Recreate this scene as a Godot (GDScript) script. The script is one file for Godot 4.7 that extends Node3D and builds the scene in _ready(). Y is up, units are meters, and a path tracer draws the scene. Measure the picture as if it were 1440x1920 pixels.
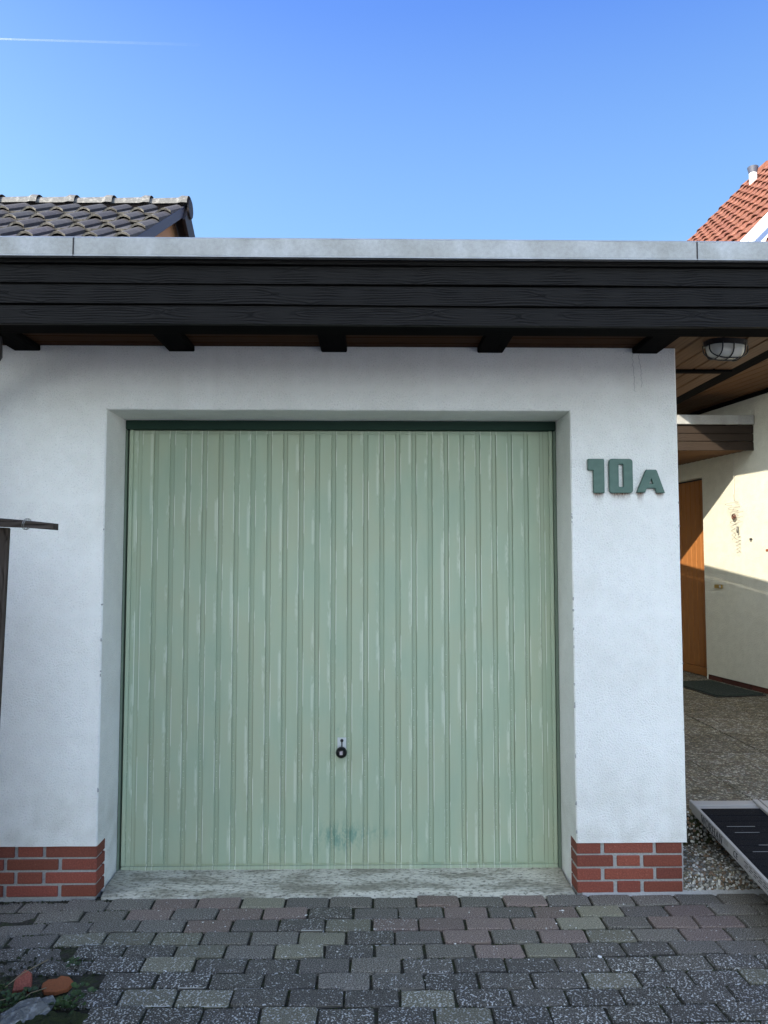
extends Node3D

var rng := RandomNumberGenerator.new()
var M := {}
var warp_a := FastNoiseLite.new()
var warp_b := FastNoiseLite.new()
var grimy := false

# ------------------------------------------------------------------ naming helpers
func put(parent: Node, called: String, mesh: Mesh, mat: Material, at := Vector3.ZERO) -> MeshInstance3D:
	var o := MeshInstance3D.new()
	o.name = called
	o.mesh = mesh
	o.material_override = mat
	o.position = at
	parent.add_child(o, true)
	return o

func node(parent: Node, called: String, at := Vector3.ZERO) -> Node3D:
	var o := Node3D.new()
	o.name = called
	o.position = at
	parent.add_child(o, true)
	return o

func tag(o: Node, label: String, category := "", group := "") -> Node:
	o.set_meta("label", label)
	if category: o.set_meta("category", category)
	if group: o.set_meta("group", group)
	return o

func kind(o: Node, k: String) -> Node:
	o.set_meta("kind", k)
	return o

# ------------------------------------------------------------------ mesh helpers
func begin() -> SurfaceTool:
	var st := SurfaceTool.new()
	st.begin(Mesh.PRIMITIVE_TRIANGLES)
	return st

func done(st: SurfaceTool) -> ArrayMesh:
	return st.commit()

# flat triangle, wound clockwise as seen from the side n points to
func tri(st: SurfaceTool, a: Vector3, b: Vector3, c: Vector3, n: Vector3, ua := Vector2.ZERO, ub := Vector2.ZERO, uc := Vector2.ZERO) -> void:
	var g := (b - a).cross(c - a)
	if g.length_squared() < 1e-16: return
	var f := g.normalized()
	var flip := f.dot(n) > 0.0
	if not flip: f = -f
	st.set_normal(f)
	st.set_uv(ua); st.add_vertex(a)
	if flip:
		st.set_uv(uc); st.add_vertex(c)
		st.set_uv(ub); st.add_vertex(b)
	else:
		st.set_uv(ub); st.add_vertex(b)
		st.set_uv(uc); st.add_vertex(c)

func buv(p: Vector3, n: Vector3, along: int, off: Vector2) -> Vector2:
	var k := 0
	var an := n.abs()
	if an.y >= an.x and an.y >= an.z: k = 1
	elif an.z >= an.x: k = 2
	var others: Array[int] = []
	for i in 3:
		if i != k: others.append(i)
	if others[1] == along: others.reverse()
	return Vector2(p[others[0]], p[others[1]]) + off

func quad(st: SurfaceTool, a: Vector3, b: Vector3, c: Vector3, d: Vector3, n: Vector3, along := 0, off := Vector2.ZERO, xf := Transform3D()) -> void:
	var ua := buv(a, n, along, off)
	var ub := buv(b, n, along, off)
	var uc := buv(c, n, along, off)
	var ud := buv(d, n, along, off)
	var wn := xf.basis * n
	tri(st, xf * a, xf * b, xf * c, wn, ua, ub, uc)
	tri(st, xf * a, xf * c, xf * d, wn, ua, uc, ud)

# bevelled box, metric UVs with u running along axis «along»
func bbox(st: SurfaceTool, c: Vector3, s: Vector3, bv := 0.003, along := 0, off := Vector2.ZERO, xf := Transform3D()) -> void:
	var h := s * 0.5
	bv = minf(bv, minf(h.x, minf(h.y, h.z)) * 0.8)
	for ax in 3:
		var u := (ax + 1) % 3
		var v := (ax + 2) % 3
		for sg in [-1.0, 1.0]:
			var n := Vector3.ZERO
			n[ax] = sg
			var q: Array[Vector3] = []
			for e in [[-1, -1], [1, -1], [1, 1], [-1, 1]]:
				var p := Vector3.ZERO
				p[ax] = sg * h[ax]
				p[u] = e[0] * (h[u] - bv)
				p[v] = e[1] * (h[v] - bv)
				q.append(p + c)
			quad(st, q[0], q[1], q[2], q[3], n, along, off, xf)
	if bv <= 0.0: return
	for ax in 3:
		var u := (ax + 1) % 3
		var v := (ax + 2) % 3
		for su in [-1.0, 1.0]:
			for sv in [-1.0, 1.0]:
				var q: Array[Vector3] = []
				for e in [[-1, 0], [1, 0], [1, 1], [-1, 1]]:
					var p := Vector3.ZERO
					p[ax] = e[0] * (h[ax] - bv)
					p[u] = su * (h[u] - (bv if e[1] == 1 else 0.0))
					p[v] = sv * (h[v] - (0.0 if e[1] == 1 else bv))
					q.append(p + c)
				var n := Vector3.ZERO
				n[u] = su
				n[v] = sv * 0.999
				quad(st, q[0], q[1], q[2], q[3], n, along, off, xf)
	for sx in [-1.0, 1.0]:
		for sy in [-1.0, 1.0]:
			for sz in [-1.0, 1.0]:
				var s3 := Vector3(sx, sy, sz)
				var a := c + s3 * Vector3(h.x, h.y - bv, h.z - bv)
				var b := c + s3 * Vector3(h.x - bv, h.y, h.z - bv)
				var d := c + s3 * Vector3(h.x - bv, h.y - bv, h.z)
				tri(st, xf * a, xf * b, xf * d, xf.basis * s3, buv(a, s3, along, off), buv(b, s3, along, off), buv(d, s3, along, off))

func box(c: Vector3, s: Vector3, bv := 0.003, along := 0, off := Vector2.ZERO, xf := Transform3D()) -> ArrayMesh:
	var st := begin()
	bbox(st, c, s, bv, along, off, xf)
	return done(st)

func roff() -> Vector2:
	return Vector2(rng.randf() * 9.0, rng.randf() * 9.0)

# smooth grid patch; pos(u,v) in 0..1
func patch(st: SurfaceTool, nu: int, nv: int, pos: Callable, n: Vector3, along := 0, off := Vector2.ZERO) -> void:
	var P: Array[PackedVector3Array] = []
	for i in nu + 1:
		var row := PackedVector3Array()
		for j in nv + 1:
			row.append(pos.call(float(i) / nu, float(j) / nv))
		P.append(row)
	var N: Array[PackedVector3Array] = []
	for i in nu + 1:
		var row := PackedVector3Array()
		for j in nv + 1:
			var du: Vector3 = P[mini(i + 1, nu)][j] - P[maxi(i - 1, 0)][j]
			var dv: Vector3 = P[i][mini(j + 1, nv)] - P[i][maxi(j - 1, 0)]
			var g := du.cross(dv)
			g = g.normalized() if g.length_squared() > 1e-20 else n
			row.append(g if g.dot(n) > 0 else -g)
		N.append(row)
	var flip := (P[1][0] - P[0][0]).cross(P[0][1] - P[0][0]).dot(n) > 0.0
	for i in nu:
		for j in nv:
			var q := [[i, j], [i + 1, j], [i + 1, j + 1], [i, j + 1]]
			for t in [[0, 1, 2], [0, 2, 3]]:
				var order := [t[0], t[2], t[1]] if flip else [t[0], t[1], t[2]]
				for k in order:
					var a: int = q[k][0]
					var b: int = q[k][1]
					st.set_normal(N[a][b])
					st.set_uv(buv(P[a][b], n, along, off))
					if grimy: st.set_color(grime(P[a][b]))
					st.add_vertex(P[a][b])

# splashes above the plinth, drip runs below the eave, odd smudges: dirt with a shape of its own
func grime(p: Vector3) -> Color:
	var k := smoothstep(0.62, 0.24, p.y) * clampf(0.35 + 1.5 * warp_a.get_noise_3dv(p * 420.0), 0.0, 1.0) * 0.30
	var run := clampf(warp_b.get_noise_2d(p.x * 900.0, 40.0) * 2.4 - 0.35, 0.0, 1.0) * clampf(0.6 + warp_a.get_noise_2d(p.x * 300.0, p.y * 60.0), 0.0, 1.0)
	k += run * smoothstep(2.12, 2.5, p.y) * 0.11
	k += clampf(warp_a.get_noise_3dv(p * 130.0 + Vector3(900, 0, 0)) * 2.2 - 0.45, 0.0, 1.0) * 0.12
	k = clampf(k, 0.0, 0.5)
	return Color(1, 1, 1).lerp(Color(0.52, 0.50, 0.42), k)

func wob(p: Vector3, amp: float) -> Vector3:
	return p + Vector3(warp_a.get_noise_3dv(p * 100.0), warp_a.get_noise_3dv(p * 100.0 + Vector3(500, 0, 0)), warp_b.get_noise_3dv(p * 100.0)) * amp

# flat or gently uneven plastered face between four corners
func face(st: SurfaceTool, a: Vector3, b: Vector3, c: Vector3, d: Vector3, n: Vector3, step := 0.03, amp := 0.0022) -> void:
	var nu := clampi(int((b - a).length() / step), 1, 90)
	var nv := clampi(int((d - a).length() / step), 1, 90)
	patch(st, nu, nv, func(u: float, v: float): return wob(a.lerp(b, u).lerp(d.lerp(c, u), v), amp), n)

func tube(st: SurfaceTool, pts: PackedVector3Array, r, n := 6) -> void:
	var rings: Array[PackedVector3Array] = []
	var up := Vector3.UP
	for i in pts.size():
		var d := (pts[mini(i + 1, pts.size() - 1)] - pts[maxi(i - 1, 0)]).normalized()
		if absf(d.dot(up)) > 0.95: up = Vector3.RIGHT
		var x := d.cross(up).normalized()
		var y := x.cross(d).normalized()
		up = y
		var rr: float = r[i] if r is Array or r is PackedFloat32Array else r
		var ring := PackedVector3Array()
		for k in n:
			var a := TAU * k / n
			ring.append(pts[i] + (x * cos(a) + y * sin(a)) * rr)
		rings.append(ring)
	for i in pts.size() - 1:
		for k in n:
			var k2 := (k + 1) % n
			var q := [[i, k], [i + 1, k], [i + 1, k2], [i, k2]]
			var ctr := (pts[i] + pts[i + 1]) * 0.5
			var m := (rings[i][k] + rings[i][k2] + rings[i + 1][k]) / 3.0 - ctr
			for t in [[0, 1, 2], [0, 2, 3]]:
				var v: Array[Vector3] = []
				var nn: Array[Vector3] = []
				for e in t:
					var p: Vector3 = rings[q[e][0]][q[e][1]]
					v.append(p)
					nn.append((p - pts[q[e][0]]).normalized())
				var flip := (v[1] - v[0]).cross(v[2] - v[0]).dot(m) > 0
				for e in ([0, 2, 1] if flip else [0, 1, 2]):
					st.set_normal(nn[e]); st.set_uv(Vector2(v[e].x + v[e].z, v[e].y)); st.add_vertex(v[e])
	for e in [0, pts.size() - 1]:
		var out := pts[e] - pts[1 if e == 0 else e - 1]
		for k in range(1, n - 1):
			tri(st, rings[e][0], rings[e][k], rings[e][k + 1], out)

# prism of an outline (z toward viewer), chamfered front edge; hole joined by a slit
func prism(st: SurfaceTool, poly: PackedVector2Array, hole: PackedVector2Array, z0: float, z1: float, ch: float) -> void:
	var loops: Array[PackedVector2Array] = [poly]
	if hole.size(): loops.append(hole)
	var inset: Array[PackedVector2Array] = []
	for L in loops:
		var area := 0.0
		for i in L.size():
			area += L[i].cross(L[(i + 1) % L.size()])
		var sgn := signf(area) * (1.0 if L == poly else -1.0)
		var res := PackedVector2Array()
		for i in L.size():
			var p := L[i]
			var e0 := (p - L[i - 1]).normalized()
			var e1 := (L[(i + 1) % L.size()] - p).normalized()
			var n0 := Vector2(-e0.y, e0.x) * sgn
			var n1 := Vector2(-e1.y, e1.x) * sgn
			var bis := (n0 + n1)
			res.append(p + bis / maxf(bis.length_squared() * 0.5, 0.3) * ch)
		inset.append(res)
	for li in loops.size():
		var L := loops[li]
		var I := inset[li]
		var cen := Vector2.ZERO
		for i in L.size():
			var j := (i + 1) % L.size()
			var e := L[j] - L[i]
			var inw := ((I[i] + I[j]) * 0.5 - (L[i] + L[j]) * 0.5)
			var n := Vector3(-inw.x, -inw.y, 0)
			if ch < 1e-5: n = Vector3(e.y, -e.x, 0)
			var a := Vector3(L[i].x, L[i].y, z0)
			var b := Vector3(L[j].x, L[j].y, z0)
			var c := Vector3(L[j].x, L[j].y, z1 - ch)
			var d := Vector3(L[i].x, L[i].y, z1 - ch)
			quad(st, a, b, c, d, n)
			quad(st, d, c, Vector3(I[j].x, I[j].y, z1), Vector3(I[i].x, I[i].y, z1), n + Vector3(0, 0, n.length()))
	var outline := inset[0].duplicate()
	if hole.size():
		var H := inset[1].duplicate()
		var best := [0, 0, 1e9]
		for i in outline.size():
			for j in H.size():
				var dd := outline[i].distance_to(H[j])
				if dd < best[2]: best = [i, j, dd]
		var ao := 0.0
		for i in outline.size(): ao += outline[i].cross(outline[(i + 1) % outline.size()])
		var ah := 0.0
		for i in H.size(): ah += H[i].cross(H[(i + 1) % H.size()])
		if ao * ah > 0: H.reverse()
		var hj := 0
		for j in H.size():
			if H[j].is_equal_approx(inset[1][best[1]]): hj = j
		var joined := PackedVector2Array()
		for i in best[0] + 1: joined.append(outline[i])
		for j in H.size() + 1: joined.append(H[(hj + j) % H.size()] + (Vector2(1e-5, 1e-5) if j == H.size() else Vector2.ZERO))
		joined.append(outline[best[0]] + Vector2(1e-5, -1e-5))
		for i in range(best[0] + 1, outline.size()): joined.append(outline[i])
		outline = joined
	var T := Geometry2D.triangulate_polygon(outline)
	for i in range(0, T.size(), 3):
		var a := outline[T[i]]
		var b := outline[T[i + 1]]
		var c := outline[T[i + 2]]
		tri(st, Vector3(a.x, a.y, z1), Vector3(b.x, b.y, z1), Vector3(c.x, c.y, z1), Vector3.BACK, a, b, c)

# board with a stepped upper edge, running along x: profile points (z out, y up)
func profile_board(x0: float, x1: float, prof: Array, off: Vector2, seg := 10, bow := 0.0015) -> ArrayMesh:
	var st := begin()
	var ph := rng.randf() * 10.0
	for i in seg:
		var a := lerpf(x0, x1, float(i) / seg)
		var b := lerpf(x0, x1, float(i + 1) / seg)
		var wa := sin(a * 2.3 + ph) * bow
		var wb := sin(b * 2.3 + ph) * bow
		for k in prof.size():
			var p: Vector2 = prof[k]
			var q: Vector2 = prof[(k + 1) % prof.size()]
			var e := q - p
			quad(st, Vector3(a, p.y + wa, p.x), Vector3(b, p.y + wb, p.x), Vector3(b, q.y + wb, q.x), Vector3(a, q.y + wa, q.x), Vector3(0, -e.x, e.y), 0, off)
	for s in [[x0, -1.0], [x1, 1.0]]:
		for k in range(1, prof.size() - 1):
			tri(st, Vector3(s[0], prof[0].y, prof[0].x), Vector3(s[0], prof[k].y, prof[k].x), Vector3(s[0], prof[k + 1].y, prof[k + 1].x), Vector3(s[1], 0, 0))
	return done(st)

# ------------------------------------------------------------------ textures
func noise(freq: float, oct := 4, sd := 1, type := FastNoiseLite.TYPE_SIMPLEX_SMOOTH) -> FastNoiseLite:
	var n := FastNoiseLite.new()
	n.noise_type = type
	n.frequency = freq
	n.fractal_octaves = oct
	n.fractal_type = FastNoiseLite.FRACTAL_FBM if oct > 1 else FastNoiseLite.FRACTAL_NONE
	n.seed = sd
	return n

func field(n: FastNoiseLite, w: int, h := 0) -> PackedByteArray:
	var im := n.get_seamless_image(w, h if h else w, false, false, 0.15)
	im.convert(Image.FORMAT_L8)
	return im.get_data()

func tex_l(d: PackedByteArray, w: int, h := 0) -> ImageTexture:
	return ImageTexture.create_from_image(Image.create_from_data(w, h if h else w, false, Image.FORMAT_L8, d))

func tex_rgb(d: PackedByteArray, w: int, h := 0) -> ImageTexture:
	return ImageTexture.create_from_image(Image.create_from_data(w, h if h else w, false, Image.FORMAT_RGB8, d))

func srgb(c: Color) -> Color:
	return c.linear_to_srgb()

func lin(r: float, g: float, b: float) -> Color:
	return Color(r, g, b).linear_to_srgb()

# albedo from two noise fields: c0..c1 by fa, pulled to c2 where fb exceeds th
func two_tone(fa: PackedByteArray, fb: PackedByteArray, c0: Color, c1: Color, c2: Color, th: float, soft: float, size: int) -> ImageTexture:
	var d := PackedByteArray()
	d.resize(size * size * 3)
	for i in size * size:
		var t := fa[i] / 255.0
		var k := clampf((fb[i] / 255.0 - th) / soft, 0.0, 1.0)
		var r := lerpf(lerpf(c0.r, c1.r, t), c2.r, k)
		var g := lerpf(lerpf(c0.g, c1.g, t), c2.g, k)
		var b := lerpf(lerpf(c0.b, c1.b, t), c2.b, k)
		d[i * 3] = int(clampf(r, 0, 1) * 255)
		d[i * 3 + 1] = int(clampf(g, 0, 1) * 255)
		d[i * 3 + 2] = int(clampf(b, 0, 1) * 255)
	return tex_rgb(d, size)

func mat(name_: String, col: Color, rough := 0.8) -> StandardMaterial3D:
	var m := StandardMaterial3D.new()
	m.resource_name = name_
	m.albedo_color = col
	m.roughness = rough
	M[name_] = m
	return m

func tri_world(m: StandardMaterial3D, scale: float) -> void:
	m.uv1_triplanar = true
	m.uv1_world_triplanar = true
	m.uv1_scale = Vector3.ONE * scale

func bump(m: StandardMaterial3D, t: Texture2D, cm: float) -> void:
	m.heightmap_enabled = true
	m.heightmap_texture = t
	m.heightmap_scale = cm
	m.heightmap_flip_texture = false

# weathered softwood: rings warped round knots, u = along the grain
func wood_field(w: int, h: int, sd: int, rings: float, knots: int) -> PackedByteArray:
	var r := RandomNumberGenerator.new()
	r.seed = sd
	var n := noise(0.006, 2, sd)
	var fine := noise(0.05, 2, sd + 1)
	var K := []
	for i in knots:
		K.append([r.randf() * w, r.randf() * h, r.randf_range(6.0, 13.0)])
	var d := PackedByteArray()
	d.resize(w * h)
	for y in h:
		for x in w:
			# seamless along u
			var ang := TAU * x / w
			var cx := cos(ang) * w / TAU
			var sx := sin(ang) * w / TAU
			var v := y + n.get_noise_3d(cx * 0.5, sx * 0.5, y * 0.5) * 9.0 + fine.get_noise_3d(cx * 0.06, sx * 0.06, y * 0.5) * 5.0
			var dark := 0.0
			for k in K:
				var dx: float = x - k[0]
				if dx > w * 0.5: dx -= w
				if dx < -w * 0.5: dx += w
				var dy: float = y - k[1]
				var R := sqrt(dx * dx * 0.22 + dy * dy)
				if R < 70.0:
					var g := exp(-R / (k[2] * 1.7))
					v += signf(dy) * g * 16.0 * (1.0 if absf(dy) > 1.0 else absf(dy))
					if R < k[2] * 0.8:
						dark = maxf(dark, 0.45 + 0.4 * sin(R * 2.2))
			var s := 0.5 + 0.5 * sin(v / h * TAU * rings)
			s = pow(s, 0.4)
			s = lerpf(0.75, s, clampf(0.55 + 1.3 * n.get_noise_3d(cx * 0.9, sx * 0.9, y * 2.0 + 400.0), 0.1, 1.0))
			var f := fine.get_noise_3d(cx * 0.08, sx * 0.08, y * 5.0) * 0.5 + 0.5
			var o := clampf(0.62 * s + 0.38 * f, 0.0, 1.0) * (1.0 - 0.6 * dark)
			d[y * w + x] = int(o * 255)
	return d

func wood_mat(name_: String, g: PackedByteArray, w: int, h: int, c0: Color, c1: Color, cm: float, rough: float, scale: Vector2) -> StandardMaterial3D:
	var d := PackedByteArray()
	d.resize(w * h * 3)
	for i in w * h:
		var t := g[i] / 255.0
		d[i * 3] = int(lerpf(c0.r, c1.r, t) * 255)
		d[i * 3 + 1] = int(lerpf(c0.g, c1.g, t) * 255)
		d[i * 3 + 2] = int(lerpf(c0.b, c1.b, t) * 255)
	var m := mat(name_, Color.WHITE, rough)
	m.albedo_texture = tex_rgb(d, w, h)
	m.uv1_scale = Vector3(scale.x, scale.y, 1)
	bump(m, tex_l(g, w, h), cm)
	m.metallic_specular = 0.1 if name_ in ["beam_wood", "soffit_wood"] else 0.22
	return m

func materials() -> void:
	var S := 512
	# render on the garage
	var p1 := field(noise(0.11, 4, 3), S)
	var p2 := field(noise(0.012, 4, 4), S)
	var m := mat("plaster", Color.WHITE, 0.92)
	m.albedo_texture = two_tone(p2, p1, srgb(Color(0.82, 0.805, 0.765)), srgb(Color(0.87, 0.855, 0.815)), srgb(Color(0.66, 0.65, 0.62)), 0.66, 0.22, S)
	tri_world(m, 1.0 / 0.55)
	m.vertex_color_use_as_albedo = true
	bump(m, tex_l(p1, S), 0.34)
	# large soft weathering over it, in another scale
	var p3 := field(noise(0.008, 5, 14), S)
	m.detail_enabled = true
	m.detail_blend_mode = BaseMaterial3D.BLEND_MODE_MUL
	m.detail_uv_layer = BaseMaterial3D.DETAIL_UV_2
	m.uv2_triplanar = true
	m.uv2_world_triplanar = true
	m.uv2_scale = Vector3.ONE * 0.43
	m.detail_albedo = two_tone(p3, p3, Color(0.97, 0.967, 0.96), Color(1, 1, 1), Color(1, 1, 1), 0.9, 0.2, S)
	# roughcast on the house
	m = mat("roughcast", Color.WHITE, 0.95)
	var q1 := field(noise(0.11, 4, 23), S)
	m.albedo_texture = two_tone(p2, q1, srgb(Color(0.63, 0.60, 0.48)), srgb(Color(0.72, 0.69, 0.56)), srgb(Color(0.50, 0.475, 0.38)), 0.62, 0.3, S)
	tri_world(m, 1.0 / 0.75)
	bump(m, tex_l(q1, S), 0.6)
	# brick and mortar
	var b1 := field(noise(0.05, 5, 31), S)
	var b2 := field(noise(0.03, 3, 32), S)
	m = mat("brick", Color.WHITE, 0.8)
	m.albedo_texture = two_tone(b1, b2, srgb(Color(0.19, 0.048, 0.029)), srgb(Color(0.36, 0.098, 0.058)), srgb(Color(0.46, 0.25, 0.18)), 0.78, 0.25, S)
	m.uv1_scale = Vector3(4, 4, 1)
	m.vertex_color_use_as_albedo = true
	bump(m, tex_l(b1, S), 0.12)
	m = mat("mortar", Color.WHITE, 0.95)
	m.albedo_texture = two_tone(b1, b2, srgb(Color(0.30, 0.295, 0.28)), srgb(Color(0.42, 0.41, 0.39)), srgb(Color(0.25, 0.25, 0.23)), 0.7, 0.3, S)
	tri_world(m, 3.0)
	bump(m, tex_l(b1, S), 0.25)
	# concrete apron
	var c2 := field(noise(0.016, 5, 42), S)
	var c3 := field(noise(0.05, 5, 43), S)
	m = mat("concrete", Color.WHITE, 0.95)
	var ad := PackedByteArray()
	ad.resize(1024 * 256 * 3)
	var an := noise(0.05, 5, 44)
	var al := noise(0.008, 4, 45)
	for y in 256:
		for x in 1024:
			var f := an.get_noise_2d(x * 1.3, y * 1.7) + 0.5 * an.get_noise_2d(x * 3.0 + 700.0, y * 4.0)
			var g := al.get_noise_2d(x * 0.8, y * 1.5)
			var t := clampf(0.55 + f * 0.6 + g * 1.3, 0.0, 1.0)
			var c := Color(0.28, 0.26, 0.195).lerp(Color(0.60, 0.565, 0.465), t)
			if f < -0.24: c = c.lerp(Color(0.14, 0.13, 0.10), clampf((-0.24 - f) * 4.0, 0.0, 0.7))
			# soil lies at both ends and against the door
			var dirt := clampf(0.75 - minf(x, 1024 - x) / 95.0 + g * 0.8, 0.0, 0.9) + clampf(0.4 - y / 60.0 + f, 0.0, 0.4)
			c = c.lerp(Color(0.11, 0.105, 0.08), clampf(dirt, 0.0, 0.85))
			var e := c.linear_to_srgb()
			var i := (y * 1024 + x) * 3
			ad[i] = int(e.r * 255); ad[i + 1] = int(e.g * 255); ad[i + 2] = int(e.b * 255)
	m.albedo_texture = tex_rgb(ad, 1024, 256)
	m.uv1_scale = Vector3(1.0 / 2.42, 1.0 / 0.43, 1)
	m.uv1_offset = Vector3(1.36 / 2.42, 4.17 / 0.43, 0)
	bump(m, tex_l(c3, S), 0.6)
	# soil and moss between stones
	m = mat("soil", Color.WHITE, 1.0)
	m.albedo_texture = two_tone(c3, c2, srgb(Color(0.018, 0.016, 0.010)), srgb(Color(0.045, 0.040, 0.026)), srgb(Color(0.030, 0.036, 0.012)), 0.5, 0.2, S)
	tri_world(m, 1.6)
	bump(m, tex_l(c3, S), 1.0)
	m = mat("yard", Color.WHITE, 0.95)
	m.albedo_texture = two_tone(c3, c2, srgb(Color(0.44, 0.42, 0.38)), srgb(Color(0.54, 0.51, 0.465)), srgb(Color(0.56, 0.53, 0.48)), 0.6, 0.3, S)
	tri_world(m, 0.8)
	# pavers: three stone colours, three amounts of lichen
	var g1 := field(noise(0.11, 4, 51), S)
	for i in S * S: g1[i] = clampi(int((g1[i] - 128) * 2.6 + 122), 0, 255)
	var g2 := field(noise(0.02, 4, 52), S)
	var g3 := field(noise(0.065, 3, 53), S)
	for i in S * S: g3[i] = clampi(int((g3[i] - 128) * 1.8 + 128), 0, 255)
	var mix_ := PackedByteArray()
	mix_.resize(S * S)
	for i in S * S: mix_[i] = clampi(int(g2[i] * 0.36 + g3[i] * 0.64), 0, 255)
	var stone := {"grey": [Color(0.056, 0.050, 0.041), Color(0.205, 0.184, 0.152)], "red": [Color(0.120, 0.088, 0.072), Color(0.29, 0.222, 0.182)], "yellow": [Color(0.14, 0.128, 0.088), Color(0.32, 0.295, 0.21)]}
	for s in stone:
		var lv := 0
		for th in [0.86, 0.745, 0.685]:
			# stones near the wall are dusty and paler, those further out dark under lichen
			var worn: float = ([1.7, 1.12, 0.88] if s == "grey" else [1.3, 1.1, 1.0])[lv]
			m = mat("paver_%s_%d" % [s, lv], Color.WHITE, 0.93)
			m.albedo_texture = two_tone(g1, mix_, srgb(stone[s][0] * worn), srgb(stone[s][1] * worn), srgb(Color(0.62, 0.615, 0.58)), th, 0.06, S)
			m.uv1_scale = Vector3(2.4, 2.4, 1)
			m.vertex_color_use_as_albedo = true
			bump(m, tex_l(g1, S), 0.28)
			lv += 1
	# exposed-aggregate slabs
	var cell := noise(0.075, 1, 61, FastNoiseLite.TYPE_CELLULAR)
	cell.cellular_return_type = FastNoiseLite.RETURN_CELL_VALUE
	var a1 := field(cell, S)
	var cd := noise(0.075, 1, 61, FastNoiseLite.TYPE_CELLULAR)
	cd.cellular_return_type = FastNoiseLite.RETURN_DISTANCE2_SUB
	var a2 := field(cd, S)
	var d := PackedByteArray()
	d.resize(S * S * 3)
	for i in S * S:
		var t := a1[i] / 255.0
		var e := clampf(a2[i] / 255.0 * 3.2, 0.0, 1.0)
		var c := Color(0.19, 0.17, 0.13).lerp(Color(0.66, 0.62, 0.53), t * t)
		if t > 0.35 and t < 0.5: c = Color(0.20, 0.14, 0.10)
		c = Color(0.075, 0.07, 0.055).lerp(c, e)
		var cl := srgb(c)
		d[i * 3] = int(cl.r * 255); d[i * 3 + 1] = int(cl.g * 255); d[i * 3 + 2] = int(cl.b * 255)
	m = mat("aggregate", Color.WHITE, 0.9)
	m.albedo_texture = tex_rgb(d, S)
	m.uv1_scale = Vector3(1.6, 1.6, 1)
	m.vertex_color_use_as_albedo = true
	bump(m, tex_l(a2, S), 0.6)
	m.detail_enabled = true
	m.detail_blend_mode = BaseMaterial3D.BLEND_MODE_MUL
	m.detail_uv_layer = BaseMaterial3D.DETAIL_UV_2
	m.uv2_triplanar = true
	m.uv2_world_triplanar = true
	m.uv2_scale = Vector3.ONE * 0.7
	m.detail_albedo = two_tone(c2, c2, Color(0.78, 0.74, 0.62), Color(1, 1, 1), Color(1, 1, 1), 0.8, 0.2, S)
	# woods
	var wa := wood_field(1024, 256, 71, 26.0, 8)
	var wb := wood_field(1024, 256, 72, 11.0, 4)
	wood_mat("charcoal_wood", wa, 1024, 256, srgb(Color(0.0014, 0.0012, 0.0010)), srgb(Color(0.022, 0.0198, 0.0185)), 0.38, 0.62, Vector2(1.0 / 1.1, 1.0 / 0.27))
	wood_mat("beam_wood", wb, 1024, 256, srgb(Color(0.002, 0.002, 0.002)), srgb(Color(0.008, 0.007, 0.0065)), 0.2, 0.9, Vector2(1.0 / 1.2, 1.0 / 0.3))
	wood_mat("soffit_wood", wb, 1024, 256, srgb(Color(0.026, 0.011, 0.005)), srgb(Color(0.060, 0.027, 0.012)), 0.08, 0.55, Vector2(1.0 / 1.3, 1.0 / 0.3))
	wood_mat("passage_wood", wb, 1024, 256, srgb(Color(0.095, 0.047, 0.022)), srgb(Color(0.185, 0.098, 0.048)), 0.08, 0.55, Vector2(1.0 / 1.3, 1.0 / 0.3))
	wood_mat("canopy_wood", wa, 1024, 256, srgb(Color(0.017, 0.012, 0.009)), srgb(Color(0.050, 0.036, 0.027)), 0.12, 0.6, Vector2(1.0 / 1.2, 1.0 / 0.3))
	wood_mat("door_wood", wa, 1024, 256, srgb(Color(0.20, 0.072, 0.020)), srgb(Color(0.40, 0.165, 0.050)), 0.1, 0.42, Vector2(1.0 / 1.2, 1.0 / 0.3))
	wood_mat("weathered_wood", wb, 1024, 256, srgb(Color(0.022, 0.016, 0.012)), srgb(Color(0.125, 0.098, 0.080)), 0.8, 0.9, Vector2(1.0 / 0.5, 1.0 / 0.2))
	# zinc
	var z1 := field(noise(0.03, 5, 81), S)
	var z2 := field(noise(0.12, 3, 82), S)
	m = mat("zinc", Color.WHITE, 0.62)
	m.metallic = 0.25
	m.albedo_texture = two_tone(z1, z2, srgb(Color(0.39, 0.39, 0.38)), srgb(Color(0.50, 0.50, 0.49)), srgb(Color(0.54, 0.54, 0.53)), 0.58, 0.35, S)
	m.uv1_scale = Vector3(3.1, 3.1, 1)
	m.detail_enabled = true
	m.detail_blend_mode = BaseMaterial3D.BLEND_MODE_MUL
	m.detail_uv_layer = BaseMaterial3D.DETAIL_UV_2
	m.uv2_triplanar = true
	m.uv2_world_triplanar = true
	m.uv2_scale = Vector3(0.35, 0.2, 0.35)
	m.detail_albedo = two_tone(z1, z1, Color(0.84, 0.83, 0.80), Color(1, 1, 1), Color(1, 1, 1), 0.62, 0.3, S)
	# roofs
	m = mat("slate_tile", Color.WHITE, 0.55)
	m.albedo_texture = two_tone(b1, c2, srgb(Color(0.28, 0.265, 0.265)), srgb(Color(0.50, 0.47, 0.46)), srgb(Color(0.68, 0.64, 0.58)), 0.6, 0.35, S)
	m.uv1_scale = Vector3(2, 2, 1)
	m.roughness = 0.75
	m.vertex_color_use_as_albedo = true
	m = mat("red_tile", Color.WHITE, 0.85)
	m.albedo_texture = two_tone(b1, c2, srgb(Color(0.165, 0.056, 0.030)), srgb(Color(0.29, 0.102, 0.055)), srgb(Color(0.40, 0.20, 0.13)), 0.66, 0.3, S)
	m.uv1_scale = Vector3(2, 2, 1)
	m.vertex_color_use_as_albedo = true
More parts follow.
